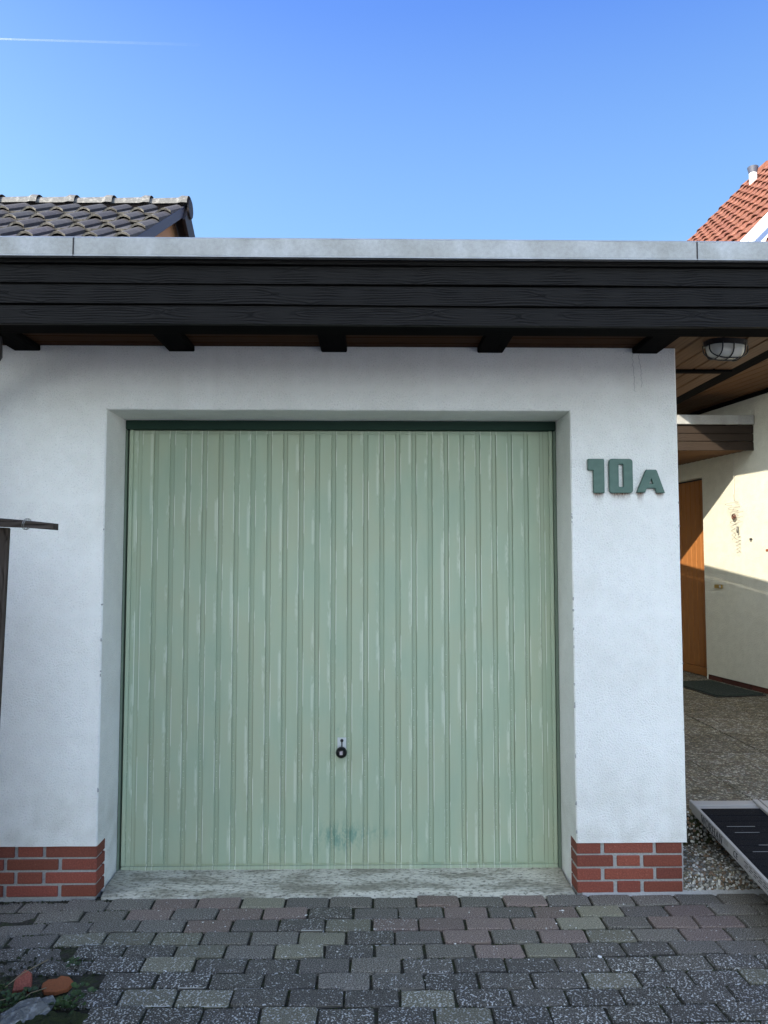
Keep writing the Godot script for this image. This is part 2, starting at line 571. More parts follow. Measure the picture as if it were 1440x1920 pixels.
	m = mat("ridge_tile", Color.WHITE, 0.7)
	m.albedo_texture = two_tone(b1, c2, srgb(Color(0.09, 0.088, 0.082)), srgb(Color(0.16, 0.155, 0.145)), srgb(Color(0.24, 0.23, 0.21)), 0.55, 0.3, S)
	m.uv1_scale = Vector3(2, 2, 1)
	# garage door paint: chalked streaks, grime, brush marks. u,v in metres over 2.4 x 2.4
	var D := 2048
	var DH := 512
	var vs := noise(0.02, 4, 91)
	var vt := noise(0.009, 3, 92)
	var vu := noise(0.06, 3, 93)
	var dd := PackedByteArray()
	dd.resize(D * DH * 3)
	var base := Color(0.352, 0.432, 0.308)
	for y in DH:
		var my := 2.4 - 2.4 * y / DH
		for x in D:
			var mx := -1.3 + 2.4 * x / D
			var blot := vt.get_noise_2d(x * 0.45, y * 1.1)
			var fine := vu.get_noise_2d(x * 1.1, y * 0.35)
			var c := base * (1.0 + 0.09 * blot + 0.035 * fine)
			c = c.lerp(Color(0.375, 0.418, 0.288), clampf(0.45 + blot * 0.9 - mx * 0.12, 0.0, 0.9))
			# chalk along the arrises of the ribs, in long broken lines
			var q := fposmod(mx - RIB_X0, RIB_PITCH)
			var rib := floorf((mx - RIB_X0) / RIB_PITCH)
			for e in [[0.0040, 0.0024, 11.0], [RIB_W - 0.0045, 0.0026, 57.0], [RIB_W * 0.8, 0.011, 113.0]]:
				var near := clampf(1.0 - absf(q - e[0]) / e[1], 0.0, 1.0)
				if near > 0.0:
					var w := vs.get_noise_2d(rib * 37.0 + e[2], y * 0.55)
					var rough := vu.get_noise_2d(x * 3.0, y * 2.2)
					var k := clampf((w - 0.03) * 5.5 + rough * 0.8, 0.0, 1.0) * sqrt(near)
					if e[1] > 0.005: k = clampf((w - 0.12) * 2.4 + rough * 0.6, 0.0, 0.5) * near
					c = c.lerp(Color(0.72, 0.745, 0.63), k * 0.8)
			# dark shade lines painted into the creases beside the ribs
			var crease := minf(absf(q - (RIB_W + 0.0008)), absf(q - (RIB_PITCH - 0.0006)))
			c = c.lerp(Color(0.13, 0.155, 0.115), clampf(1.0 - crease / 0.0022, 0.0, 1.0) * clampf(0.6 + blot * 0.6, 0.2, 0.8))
			# bare greener patches where hands and feet rub
			var g := exp(-(pow((mx + 0.15) / 0.12, 2.0) + pow((my - 0.17) / 0.07, 2.0)))
			g += 0.35 * exp(-(pow((mx + 0.16) / 0.03, 2.0) + pow((my - 0.715) / 0.03, 2.0)))
			g += 0.4 * exp(-(pow((mx - 0.04) / 0.10, 2.0) + pow((my - 0.19) / 0.03, 2.0)))
			if g > 0.01:
				g *= clampf(0.5 + 1.1 * vu.get_noise_2d(x * 0.5, y * 0.6) + 0.6 * vu.get_noise_2d(x * 1.6, y * 4.0), 0.0, 1.2)
				c = c.lerp(Color(0.125, 0.255, 0.20), clampf(g * 0.95, 0.0, 0.8))
			# splash dirt near the sill
			var low := clampf(1.0 - my / 0.10, 0.0, 1.0) * clampf(0.4 + fine, 0.0, 1.0)
			c = c.lerp(Color(0.29, 0.30, 0.21), low * 0.5)
			var e := c.linear_to_srgb()
			var i := (y * D + x) * 3
			dd[i] = int(clampf(e.r, 0, 1) * 255); dd[i + 1] = int(clampf(e.g, 0, 1) * 255); dd[i + 2] = int(clampf(e.b, 0, 1) * 255)
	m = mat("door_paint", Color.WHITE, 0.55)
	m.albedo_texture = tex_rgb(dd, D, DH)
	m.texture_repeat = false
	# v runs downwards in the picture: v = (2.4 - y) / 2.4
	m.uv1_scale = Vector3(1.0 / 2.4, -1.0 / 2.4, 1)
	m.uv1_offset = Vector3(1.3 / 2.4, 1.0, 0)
	m = mat("dark_green", lin(0.019, 0.046, 0.031), 0.7)
	m.metallic_specular = 0.35
	m = mat("frame_green", lin(0.13, 0.17, 0.12), 0.7)
	m = mat("sign_green", Color.WHITE, 0.5)
	m.albedo_texture = two_tone(p2, b2, srgb(Color(0.050, 0.108, 0.082)), srgb(Color(0.075, 0.142, 0.110)), srgb(Color(0.17, 0.19, 0.14)), 0.86, 0.2, S)
	m.uv1_scale = Vector3(3, 3, 1)
	mat("black_plastic", lin(0.008, 0.008, 0.010), 0.35)
	mat("black_gap", lin(0.004, 0.004, 0.004), 0.95)
	m = mat("bare_metal", lin(0.55, 0.58, 0.60), 0.42)
	m.metallic = 0.6
	m = mat("brass", lin(0.42, 0.28, 0.08), 0.4)
	m.metallic = 0.8
	m = mat("aluminium", lin(0.40, 0.38, 0.355), 0.5)
	m.metallic = 0.35
	m = mat("wire", lin(0.30, 0.28, 0.25), 0.5)
	m.metallic = 0.5
	m = mat("copper", lin(0.16, 0.07, 0.05), 0.4)
	m.metallic = 0.6
	mat("slate_disc", lin(0.13, 0.125, 0.11), 0.5)
	mat("knob_print", lin(0.40, 0.34, 0.36), 0.6)
	mat("white_paint", lin(0.78, 0.78, 0.76), 0.5)
	mat("cream_cord", lin(0.6, 0.58, 0.52), 0.8)
	mat("peach_render", lin(0.52, 0.30, 0.17), 0.9)
	mat("added_house_render", lin(0.78, 0.77, 0.73), 0.92)
	mat("bitumen", lin(0.05, 0.05, 0.05), 0.95)
	mat("verge_board", lin(0.060, 0.062, 0.085), 0.6)
	mat("dark_board", lin(0.016, 0.010, 0.010), 0.6)
	m = mat("terracotta", Color.WHITE, 0.9)
	m.albedo_texture = two_tone(b1, b2, srgb(Color(0.20, 0.060, 0.020)), srgb(Color(0.30, 0.095, 0.032)), srgb(Color(0.12, 0.045, 0.02)), 0.75, 0.2, S)
	tri_world(m, 5.0)
	m = mat("ramp_grip", Color.WHITE, 0.6)
	m.albedo_texture = two_tone(g1, z1, srgb(Color(0.005, 0.005, 0.006)), srgb(Color(0.017, 0.0175, 0.020)), srgb(Color(0.03, 0.03, 0.034)), 0.7, 0.2, S)
	m.roughness = 0.85
	m.metallic_specular = 0.2
	m.uv1_scale = Vector3(3, 3, 1)
	bump(m, tex_l(g1, S), 0.1)
	mat("worn_grip", lin(0.17, 0.17, 0.175), 0.5)
	m = mat("mat_fibre", Color.WHITE, 1.0)
	m.albedo_texture = two_tone(g1, c2, srgb(Color(0.010, 0.018, 0.013)), srgb(Color(0.036, 0.055, 0.038)), srgb(Color(0.05, 0.06, 0.045)), 0.6, 0.3, S)
	m.uv1_scale = Vector3(3, 3, 1)
	bump(m, tex_l(g1, S), 0.6)
	m = mat("lamp_glass", lin(0.56, 0.54, 0.47), 0.06)
	m.backlight_enabled = true
	m.backlight = Color(0.3, 0.3, 0.28)
	m = mat("window_glass", Color(0.55, 0.65, 0.75, 0.25), 0.03)
	m.transparency = BaseMaterial3D.TRANSPARENCY_ALPHA
	mat("window_dark", lin(0.14, 0.16, 0.20), 0.08)
	m = mat("leaf", Color.WHITE, 0.6)
	m.vertex_color_use_as_albedo = true
	m.backlight_enabled = true
	m.backlight = Color(0.25, 0.35, 0.1)
	m = mat("moss", Color.WHITE, 1.0)
	m.albedo_texture = two_tone(g1, c3, srgb(Color(0.020, 0.030, 0.006)), srgb(Color(0.070, 0.090, 0.018)), srgb(Color(0.10, 0.10, 0.03)), 0.7, 0.2, S)
	tri_world(m, 6.0)
	bump(m, tex_l(g1, S), 1.2)
	m = mat("grey_stone", Color.WHITE, 0.95)
	m.albedo_texture = two_tone(c3, g2, srgb(Color(0.09, 0.09, 0.085)), srgb(Color(0.19, 0.19, 0.18)), srgb(Color(0.30, 0.30, 0.29)), 0.6, 0.2, S)
	tri_world(m, 3.0)
	bump(m, tex_l(c3, S), 0.6)
	m = mat("pebble", Color.WHITE, 0.8)
	m.vertex_color_use_as_albedo = true
	mat("straw", lin(0.22, 0.17, 0.10), 0.9)
	m = mat("contrail", Color(1, 1, 1), 1.0)
	m.vertex_color_use_as_albedo = true
	m.transparency = BaseMaterial3D.TRANSPARENCY_ALPHA
	mat("ink", lin(0.012, 0.012, 0.018), 0.8)
	m = mat("rust_stain", Color(0.45, 0.28, 0.12), 0.95)
	m.transparency = BaseMaterial3D.TRANSPARENCY_ALPHA
	var ri := Image.create_empty(64, 64, false, Image.FORMAT_RGBA8)
	var rn := noise(0.08, 3, 99)
	for y in 64:
		for x in 64:
			var fall := exp(-y / 20.0) * clampf(1.0 - pow(absf(x - 31.5) / 31.5, 3.0), 0, 1) * clampf(1.0 - y / 63.0, 0, 1)
			ri.set_pixel(x, y, Color(1, 1, 1, clampf(fall * (0.75 + 0.8 * rn.get_noise_2d(x * 2.0, y * 0.5)), 0.0, 0.85)))
	m.albedo_texture = ImageTexture.create_from_image(ri)
	m.texture_repeat = false

const RIB_X0 := -1.2047
const RIB_PITCH := 0.08493
const RIB_W := 0.0645

# ------------------------------------------------------------------ sky
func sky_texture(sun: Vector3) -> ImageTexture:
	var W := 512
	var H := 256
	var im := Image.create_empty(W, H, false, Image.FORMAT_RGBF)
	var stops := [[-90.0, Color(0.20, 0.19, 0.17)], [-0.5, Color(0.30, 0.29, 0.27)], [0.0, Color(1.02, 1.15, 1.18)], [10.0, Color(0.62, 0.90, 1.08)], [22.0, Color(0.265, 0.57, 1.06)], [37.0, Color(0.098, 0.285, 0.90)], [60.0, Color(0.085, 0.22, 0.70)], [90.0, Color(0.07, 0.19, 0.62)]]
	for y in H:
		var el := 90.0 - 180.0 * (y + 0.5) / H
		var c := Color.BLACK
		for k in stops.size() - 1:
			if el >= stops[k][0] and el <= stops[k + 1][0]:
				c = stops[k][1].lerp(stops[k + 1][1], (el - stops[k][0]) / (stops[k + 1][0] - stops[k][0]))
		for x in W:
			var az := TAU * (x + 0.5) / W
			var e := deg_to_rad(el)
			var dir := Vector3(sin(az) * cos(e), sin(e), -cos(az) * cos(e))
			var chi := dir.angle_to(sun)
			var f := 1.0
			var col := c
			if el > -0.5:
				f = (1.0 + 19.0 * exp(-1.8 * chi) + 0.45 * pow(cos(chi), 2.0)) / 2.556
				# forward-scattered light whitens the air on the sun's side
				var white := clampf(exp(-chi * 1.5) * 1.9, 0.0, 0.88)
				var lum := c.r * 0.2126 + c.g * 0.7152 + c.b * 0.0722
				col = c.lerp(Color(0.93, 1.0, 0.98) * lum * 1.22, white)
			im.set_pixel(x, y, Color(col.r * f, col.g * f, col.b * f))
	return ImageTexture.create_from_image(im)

# ------------------------------------------------------------------ the scene
func _ready() -> void:
	rng.seed = 20240
	warp_a = noise(0.02, 3, 5)
	warp_b = noise(0.03, 3, 6)
	var cam := Camera3D.new()
	cam.name = "camera"
	cam.position = Vector3(0, 1.585, 0)
	cam.rotation_degrees = Vector3(3.6, -1.0, 0)
	cam.fov = rad_to_deg(2.0 * atan(960.0 / 1443.0))
	cam.near = 0.05
	cam.far = 9000.0
	add_child(cam)
	cam.current = true
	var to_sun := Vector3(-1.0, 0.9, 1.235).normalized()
	var env := Environment.new()
	env.background_mode = Environment.BG_SKY
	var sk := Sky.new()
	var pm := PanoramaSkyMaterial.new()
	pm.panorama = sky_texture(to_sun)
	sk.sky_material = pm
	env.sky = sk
	env.tonemap_mode = Environment.TONE_MAPPER_LINEAR
	env.tonemap_exposure = 1.72
	env.sdfgi_enabled = true
	env.ssao_enabled = true
	env.ssil_enabled = true
	var we := WorldEnvironment.new()
	we.name = "environment"
	we.environment = env
	add_child(we)
	var sun := DirectionalLight3D.new()
	sun.name = "sun"
	sun.light_energy = 1.5
	sun.light_color = Color(1.0, 0.96, 0.89)
	sun.light_angular_distance = 0.5
	sun.shadow_enabled = true
	add_child(sun)
	sun.look_at_from_position(to_sun * 50.0, Vector3.ZERO)

	materials()
	build_ground()
	build_garage()
	build_house()
	build_canopy()
	build_left_house()
	build_added_shade_house()
	build_fence()
	build_added_hedge()
	build_details()

# ------------------------------------------------------------------ ground, paving, steps
func paver_mesh() -> ArrayMesh:
	var hx := 0.0972
	var hz := 0.0519
	var c := 0.007
	var o := [Vector2(-hx + c, -hz), Vector2(0, -hz), Vector2(hx - c, -hz), Vector2(hx, -hz + c), Vector2(hx, hz - c), Vector2(hx - c, hz), Vector2(0, hz), Vector2(-hx + c, hz), Vector2(-hx, hz - c), Vector2(-hx, -hz + c)]
	var st := begin()
	var off := roff()
	var tone := rng.randf_range(0.66, 1.0)
	st.set_color(Color(tone, tone, tone * rng.randf_range(0.97, 1.02)))
	var rim: Array[Vector3] = []
	var top: Array[Vector3] = []
	for p in o:
		var q: Vector2 = p + Vector2(rng.randf_range(-0.0035, 0.0018) * signf(p.x), rng.randf_range(-0.003, 0.0018) * signf(p.y))
		rim.append(Vector3(q.x, -rng.randf_range(0.002, 0.005), q.y))
		var s: Vector2 = q * Vector2(1.0 - rng.randf_range(0.03, 0.055), 1.0 - rng.randf_range(0.06, 0.11))
		top.append(Vector3(s.x, rng.randf_range(-0.0012, 0.0008), s.y))
	for i in 10:
		var j := (i + 1) % 10
		var ctr := Vector3(0, 0.0006, 0)
		tri(st, ctr, top[i], top[j], Vector3.UP, off, Vector2(top[i].x, top[i].z) + off, Vector2(top[j].x, top[j].z) + off)
		quad(st, top[i], top[j], rim[j], rim[i], Vector3.UP + rim[i] * 5.0, 0, off)
		quad(st, rim[i], rim[j], rim[j] - Vector3(0, 0.04, 0), rim[i] - Vector3(0, 0.04, 0), Vector3(rim[i].x, 0, rim[i].z), 0, off)
	return done(st)

func build_ground() -> void:
	var g := begin()
	quad(g, Vector3(-150, -0.05, -150), Vector3(150, -0.05, -150), Vector3(150, -0.05, 150), Vector3(-150, -0.05, 150), Vector3.UP)
	kind(put(self, "ground", done(g), M.yard), "structure")
	tag(get_node("ground"), "grey yard surface reaching out round the garage and houses")
	var bed := begin()
	patch(bed, 60, 40, func(u: float, v: float):
		var x := lerpf(-2.7, 2.9, u)
		var z := lerpf(-3.80, 0.2, v)
		return Vector3(x, -0.013 + 0.004 * warp_b.get_noise_2d(x * 300, z * 300) + ground_dip(x, z), z), Vector3.UP)
	var drive := put(self, "driveway", done(bed), M.soil)
	kind(drive, "structure")
	tag(drive, "weathered concrete block paving with mossy joints in front of the garage")
	var kinds: Array[ArrayMesh] = []
	for i in 24: kinds.append(paver_mesh())
	var n := 0
	var rest: Array = []
	for r in 33:
		var z := -3.693 + r * 0.1118
		for k in range(-14, 15):
			var x := k * 0.2035 - 0.19 + (0.0 if r % 2 else 0.10) + 0.012 * sin(r * 1.7)
			if x < -2.6 or x > 2.75: continue
			if x > 1.5 and r == 0 and false: continue
			var zz := z + 0.012 * sin(x * 1.9 + 0.6) * minf(1.0, r * 0.2) + rng.randf_range(-0.003, 0.003)
			var mesh: ArrayMesh = kinds[rng.randi() % kinds.size()]
			var lv := 0
			var grow := warp_a.get_noise_2d(x * 40.0, zz * 40.0) + (r - 3.4) * 0.17 - maxf(0.0, x - 0.9) * 0.35 - maxf(0.0, -x - 0.75) * 0.55 + rng.randf_range(-0.28, 0.28)
			if grow > -0.10: lv = 1
			if grow > 0.28: lv = 2
			var c := "grey"
			var roll := rng.randf()
			if roll < 0.10: c = "yellow"
			elif roll < (0.62 if r < 3 else 0.34 if r < 5 else 0.08): c = "red"
			if x < -1.0 and c == "red" and roll > 0.2: c = "grey"
			var tf := Transform3D(Basis.from_euler(Vector3(rng.randf_range(-0.012, 0.012), rng.randf_range(-0.026, 0.026) + (PI if rng.randf() < 0.5 else 0.0), rng.randf_range(-0.01, 0.01))), Vector3(x, ground_dip(x, zz) + rng.randf_range(-0.0035, 0.003), zz))
			if x < -1.15:
				tf.basis = Basis.from_euler(Vector3(rng.randf_range(-0.05, 0.05), rng.randf_range(-0.12, 0.12), rng.randf_range(-0.06, 0.06)))
				tf.origin.y -= rng.randf_range(0.0, 0.012)
			# the lower left corner has lost its stones to soil and weeds
			if x < -1.02 - 0.15 * (r % 2) and r >= 6 and r < 10 and x > -1.75: continue
			var near := r < 12 and absf(x - 0.05) < 1.05 + (-zz - 2.4) * 0.6
			if n < 300 and near:
				n += 1
				var b := put(drive, "paver", mesh, M["paver_%s_%d" % [c, lv]])
				b.transform = tf
			else:
				rest.append([mesh, tf, "paver_%s_%d" % [c, lv]])
	var groups := {}
	for q in rest:
		if not groups.has(q[2]): groups[q[2]] = begin()
		groups[q[2]].append_from(q[0], 0, q[1])
	for k in groups:
		kind(put(drive, "outer_pavers", done(groups[k]), M[k]), "stuff")
	# concrete apron under the door, its front edge broken
	var ap := begin()
	var edge := noise(0.9, 3, 7)
	patch(ap, 90, 14, func(u: float, v: float):
		var zf := -3.752 + 0.008 * edge.get_noise_1d(u * 40.0) + 0.008 * edge.get_noise_1d(u * 9.0 + 50.0) + 0.022 * smoothstep(0.72, 0.98, u)
		var x0 := lerpf(-1.285, -1.275, smoothstep(0.55, 0.9, v)) + 0.006 * edge.get_noise_1d(v * 20.0 + 90.0)
		var x1 := lerpf(0.975, 0.985, smoothstep(0.55, 0.95, v)) + 0.006 * edge.get_noise_1d(v * 20.0 + 30.0)
		var x := lerpf(x0, x1, u)
		var z := lerpf(-4.16, zf, v)
		if v < 0.99: x = clampf(x, -1.285, 0.975)
		var y := 0.014 - 0.012 * v + 0.004 * edge.get_noise_2d(x * 14.0, z * 30.0)
		if v > 0.97: y = -0.012
		return Vector3(x, y, z), Vector3.UP)
	var a := put(self, "concrete_apron", done(ap), M.concrete)
	kind(a, "structure")
	tag(a, "worn pale concrete strip with a broken edge under the garage door")
	# mortar ledge along the foot of the right plinth and steps
	var le := begin()
	patch(le, 60, 4, func(u: float, v: float):
		var x := lerpf(1.01, 2.7, u)
		return Vector3(x, 0.010 * (1.0 - v) - 0.008 * v * v + 0.003 * edge.get_noise_2d(x * 30.0, v * 4.0), lerpf(-3.77, -3.742 + 0.006 * edge.get_noise_1d(x * 12.0), v)), Vector3.UP)
	var lg := put(self, "mortar_ledge", done(le), M.mortar)
	kind(lg, "structure")
	tag(lg, "narrow grey mortar strip along the foot of the right plinth and step")
	# steps and slabs of the passage
	var st := put(self, "passage_step", box(Vector3(2.9, 0.020, -4.10), Vector3(2.8, 0.14, 0.66), 0.008, 0, Vector2(0.3, 0.7)), M.aggregate)
	kind(st, "structure")
	tag(st, "low pebbled concrete step beside the brick plinth under the ramp")
	var fl := put(self, "passage_floor", box(Vector3(2.9, 0.09, -9.08), Vector3(2.76, 0.30, 9.9), 0.0), M.soil)
	kind(fl, "structure")
	tag(fl, "raised passage floor of exposed aggregate slabs between garage and house")
	var zs := [-4.13, -4.766, -5.347, -5.932, -6.52, -7.11, -7.70, -8.29, -8.88, -9.47, -10.06]
	for i in zs.size() - 1:
		for cx in [[1.53, 2.106], [2.112, 2.70], [2.706, 3.29], [3.296, 4.28]]:
			var z0: float = zs[i]
			var z1: float = zs[i + 1]
			if cx[0] < 1.6:
				if i == 0: z1 = zs[2] + 0.0
				elif i == 1: continue
			var sb := begin()
			var k := rng.randf_range(0.8, 1.1)
			sb.set_color(Color(k, k * 0.98, k * 0.93))
			bbox(sb, Vector3((cx[0] + cx[1]) / 2, 0.250 + rng.randf_range(-0.002, 0.002), (z0 + z1) / 2), Vector3(cx[1] - cx[0], 0.034, absf(z1 - z0) - 0.008), 0.004, 0, roff())
			put(fl, "slab", done(sb), M.aggregate)
	# pebbles standing proud of the step and riser
	var pm := SphereMesh.new()
	pm.radius = 0.5
	pm.height = 1.0
	pm.radial_segments = 7
	pm.rings = 4
	pm.material = M.pebble
	var mm := MultiMesh.new()
	mm.transform_format = MultiMesh.TRANSFORM_3D
	mm.use_colors = true
	mm.mesh = pm
	var spots: Array = []
	for i in 2600:
		var x := rng.randf_range(1.51, 2.4)
		var w := rng.randf()
		var p: Vector3
		var s := rng.randf_range(0.009, 0.019)
		if w < 0.34: p = Vector3(x, rng.randf_range(0.004, 0.086), -3.770)
		elif w < 0.74: p = Vector3(x, 0.090, rng.randf_range(-4.12, -3.775))
		else: p = Vector3(x, rng.randf_range(0.09, 0.258), -4.130)
		spots.append([p, s])
	mm.instance_count = spots.size()
	for i in spots.size():
		var s: float = spots[i][1]
		var bs := Basis.from_euler(Vector3(rng.randf() * 6, rng.randf() * 6, rng.randf() * 6)).scaled_local(Vector3(s, s * rng.randf_range(0.55, 0.9), s * rng.randf_range(0.7, 1.1)))
		mm.set_instance_transform(i, Transform3D(bs, spots[i][0]))
		var t := rng.randf()
		var c := Color(0.07, 0.068, 0.06).lerp(Color(0.72, 0.70, 0.64), pow(t, 1.5))
		if rng.randf() < 0.2: c = Color(0.20, 0.13, 0.08)
		mm.set_instance_color(i, c)
	var pe := MultiMeshInstance3D.new()
	pe.name = "pebbles"
	pe.multimesh = mm
	st.add_child(pe)
	kind(pe, "stuff")

func ground_dip(x: float, z: float) -> float:
	return -0.010 * smoothstep(-0.9, -1.8, x) - 0.004 * warp_a.get_noise_2d(x * 25.0, z * 25.0)

# ------------------------------------------------------------------ garage
const WX0 := -1.95
const OX0 := -1.291
const OX1 := 0.985
const WX1 := 1.518
const OY := 2.323
const PY := 0.238
const WZ := -3.75
const DZ := -4.05

func build_garage() -> void:
	var G := node(self, "garage", Vector3.ZERO)
	tag(G, "white rendered flat-roofed garage with green door and black timber fascia", "garage")
	# rendered skin
	grimy = true
	var st := begin()
	var b := 0.006
	var top := 2.66
	face(st, Vector3(WX0, PY, WZ), Vector3(OX0 - b, PY, WZ), Vector3(OX0 - b, OY + b, WZ), Vector3(WX0, OY + b, WZ), Vector3.BACK)
	face(st, Vector3(OX1 + b, PY, WZ), Vector3(WX1 - b, PY, WZ), Vector3(WX1 - b, OY + b, WZ), Vector3(OX1 + b, OY + b, WZ), Vector3.BACK)
	face(st, Vector3(WX0, OY + b, WZ), Vector3(WX1 - b, OY + b, WZ), Vector3(WX1 - b, top, WZ), Vector3(WX0, top, WZ), Vector3.BACK)
	# arrises
	for s in [[OX0 - b, OX0, PY], [OX1 + b, OX1, PY]]:
		face(st, Vector3(s[0], s[2], WZ), Vector3(s[1], s[2], WZ - b), Vector3(s[1], OY, WZ - b), Vector3(s[0], OY + b, WZ), Vector3(signf(s[1] - s[0]), 0, 1), 0.03)
	face(st, Vector3(OX0 - b, OY + b, WZ), Vector3(OX1 + b, OY + b, WZ), Vector3(OX1, OY, WZ - b), Vector3(OX0, OY, WZ - b), Vector3(0, -1, 1))
	face(st, Vector3(WX1 - b, PY, WZ), Vector3(WX1, PY, WZ - b), Vector3(WX1, top, WZ - b), Vector3(WX1 - b, top, WZ), Vector3(1, 0, 1))
	# reveals and soffit of the opening, bare below the plinth line behind the brick returns
	var ret := WZ - 0.118
	for s in [[OX0, 1.0], [OX1, -1.0]]:
		face(st, Vector3(s[0], PY, WZ - b), Vector3(s[0], PY, ret), Vector3(s[0], OY, ret), Vector3(s[0], OY, WZ - b), Vector3(s[1], 0, 0))
		face(st, Vector3(s[0], -0.02, ret), Vector3(s[0], -0.02, DZ - 0.02), Vector3(s[0], OY, DZ - 0.02), Vector3(s[0], OY, ret), Vector3(s[1], 0, 0))
		quad(st, Vector3(s[0], -0.02, ret), Vector3(s[0] - s[1] * 0.02, -0.02, ret), Vector3(s[0] - s[1] * 0.02, PY, ret), Vector3(s[0], PY, ret), Vector3.BACK)
	face(st, Vector3(OX0, OY, WZ - b), Vector3(OX1, OY, WZ - b), Vector3(OX1, OY, DZ - 0.02), Vector3(OX0, OY, DZ - 0.02), Vector3.DOWN)
	# drip edge where the render stops over the bricks
	for s in [[WX0, OX0], [OX1, WX1]]:
		quad(st, Vector3(s[0], PY, WZ), Vector3(s[1], PY, WZ), Vector3(s[1], PY, WZ - 0.02), Vector3(s[0], PY, WZ - 0.02), Vector3.DOWN)
	# passage side and rear of the garage
	face(st, Vector3(WX1, PY, WZ - b), Vector3(WX1, PY, -9.6), Vector3(WX1, top, -9.6), Vector3(WX1, top, WZ - b), Vector3.RIGHT, 0.12)
	grimy = false
	put(G, "front_wall", done(st), M.plaster)
	var core := begin()
	for c in [[WX0, OX0 - 0.03, -0.05, 2.66, WZ - 0.03, -4.2], [OX1 + 0.03, WX1 - 0.01, -0.05, 2.66, WZ - 0.03, -4.2], [OX0 - 0.03, OX1 + 0.03, OY + 0.02, 2.66, WZ - 0.03, -4.2], [WX0, WX0 + 0.2, -0.05, 2.66, -4.2, -9.6], [WX1 - 0.22, WX1 - 0.01, -0.05, 2.66, -4.2, -9.6], [WX0 + 0.2, WX1 - 0.22, -0.05, 2.66, -9.4, -9.6]]:
		bbox(core, Vector3((c[0] + c[1]) / 2, (c[2] + c[3]) / 2, (c[4] + c[5]) / 2), Vector3(c[1] - c[0], c[3] - c[2], c[4] - c[5]), 0.0)
	put(G, "wall_core", done(core), M.mortar)
	var chips := begin()
	for i in 26:
		var c := lump(6, Vector3(rng.randf_range(0.003, 0.007), rng.randf_range(0.004, 0.012), 0.003), 800 + i, 0.8)
		var px: float = [OX1 + 0.003, OX1 + 0.003, OX0 - 0.003, WX1 - 0.003][i % 4]
		chips.append_from(c, 0, Transform3D(Basis(), Vector3(px, rng.randf_range(0.26, 1.9), WZ - 0.0025)))
	kind(put(G, "chipped_edges", done(chips), M.mortar), "stuff")
	# hairline cracks in the render
	for q in [[Vector2(1.30, 2.62), Vector2(1.31, 2.42), 0.008], [Vector2(1.335, 2.63), Vector2(1.345, 2.44), 0.008]]:
		var pts := PackedVector3Array()
		for k in 25:
			var t := k / 24.0
			var p: Vector2 = (q[0] as Vector2).lerp(q[1], t)
			p += Vector2(warp_b.get_noise_2d(t * 900.0, p.x * 500.0), warp_a.get_noise_2d(t * 900.0, p.y * 500.0)) * float(q[2])
			pts.append(wob(Vector3(p.x, p.y, WZ), 0.0022) + Vector3(0, 0, 0.0004))
		var cr := begin()
		tube(cr, pts, 0.0009, 4)
		put(G, "hairline_crack", done(cr), M.mortar)
	build_plinth(G)
	build_door(G)
	build_roof(G)

func build_plinth(G: Node3D) -> void:
	var P := node(G, "brick_plinth")
	tag(P, "red brick plinth with grey mortar joints at the foot of the wall")
	var mo := begin()
	bbox(mo, Vector3((WX0 + OX0) / 2 - 0.003, 0.10, WZ - 0.055), Vector3(OX0 - WX0 - 0.010, 0.275, 0.080), 0.0)
	put(P, "mortar_bed", done(mo), M.mortar)
	put(P, "mortar_bed", box(Vector3((OX1 + WX1) / 2 - 0.007, 0.10, WZ - 0.055), Vector3(WX1 - OX1 - 0.022, 0.275, 0.080), 0.0), M.mortar)
	var ch := 0.0607
	var h := 0.0505
	var zf := WZ - 0.008
	for side in 2:
		for row in 4:
			var y := 0.2365 - ch * row - h / 2 - 0.001
			var xs := []
			if side == 0:
				var x := OX0 - 0.001
				var lens := [0.240, 0.115] if row % 2 == 0 else [0.165, 0.240]
				var i := 0
				while x > WX0 + 0.02:
					var L: float = lens[i % 2] if i < 2 else (0.24 if i % 2 == 0 or row % 2 else 0.115)
					xs.append([x - L, x])
					x -= L + 0.0165
					i += 1
			else:
				var cut := [[0.0, 0.1145], [0.133, 0.367], [0.3825, 0.506]] if row % 2 == 0 else [[0.0, 0.174], [0.193, 0.303], [0.321, 0.506]]
				for c in cut: xs.append([OX1 + 0.003 + c[0], OX1 + 0.003 + c[1]])
			for i in xs.size():
				var corner := i == 0
				var st := begin()
				var k := rng.randf_range(0.58, 1.0)
				st.set_color(Color(k, k * rng.randf_range(0.88, 1.0), k * rng.randf_range(0.85, 1.0)))
				var depth := 0.112 if corner else 0.07
				var yy := y + rng.randf_range(-0.001, 0.001)
				bbox(st, Vector3((xs[i][0] + xs[i][1]) / 2, yy, zf - depth / 2 + rng.randf_range(-0.0015, 0.0015)), Vector3(xs[i][1] - xs[i][0], h + rng.randf_range(-0.002, 0.002), depth), 0.0028, 0, roff())
				put(P, "brick", done(st), M.brick)

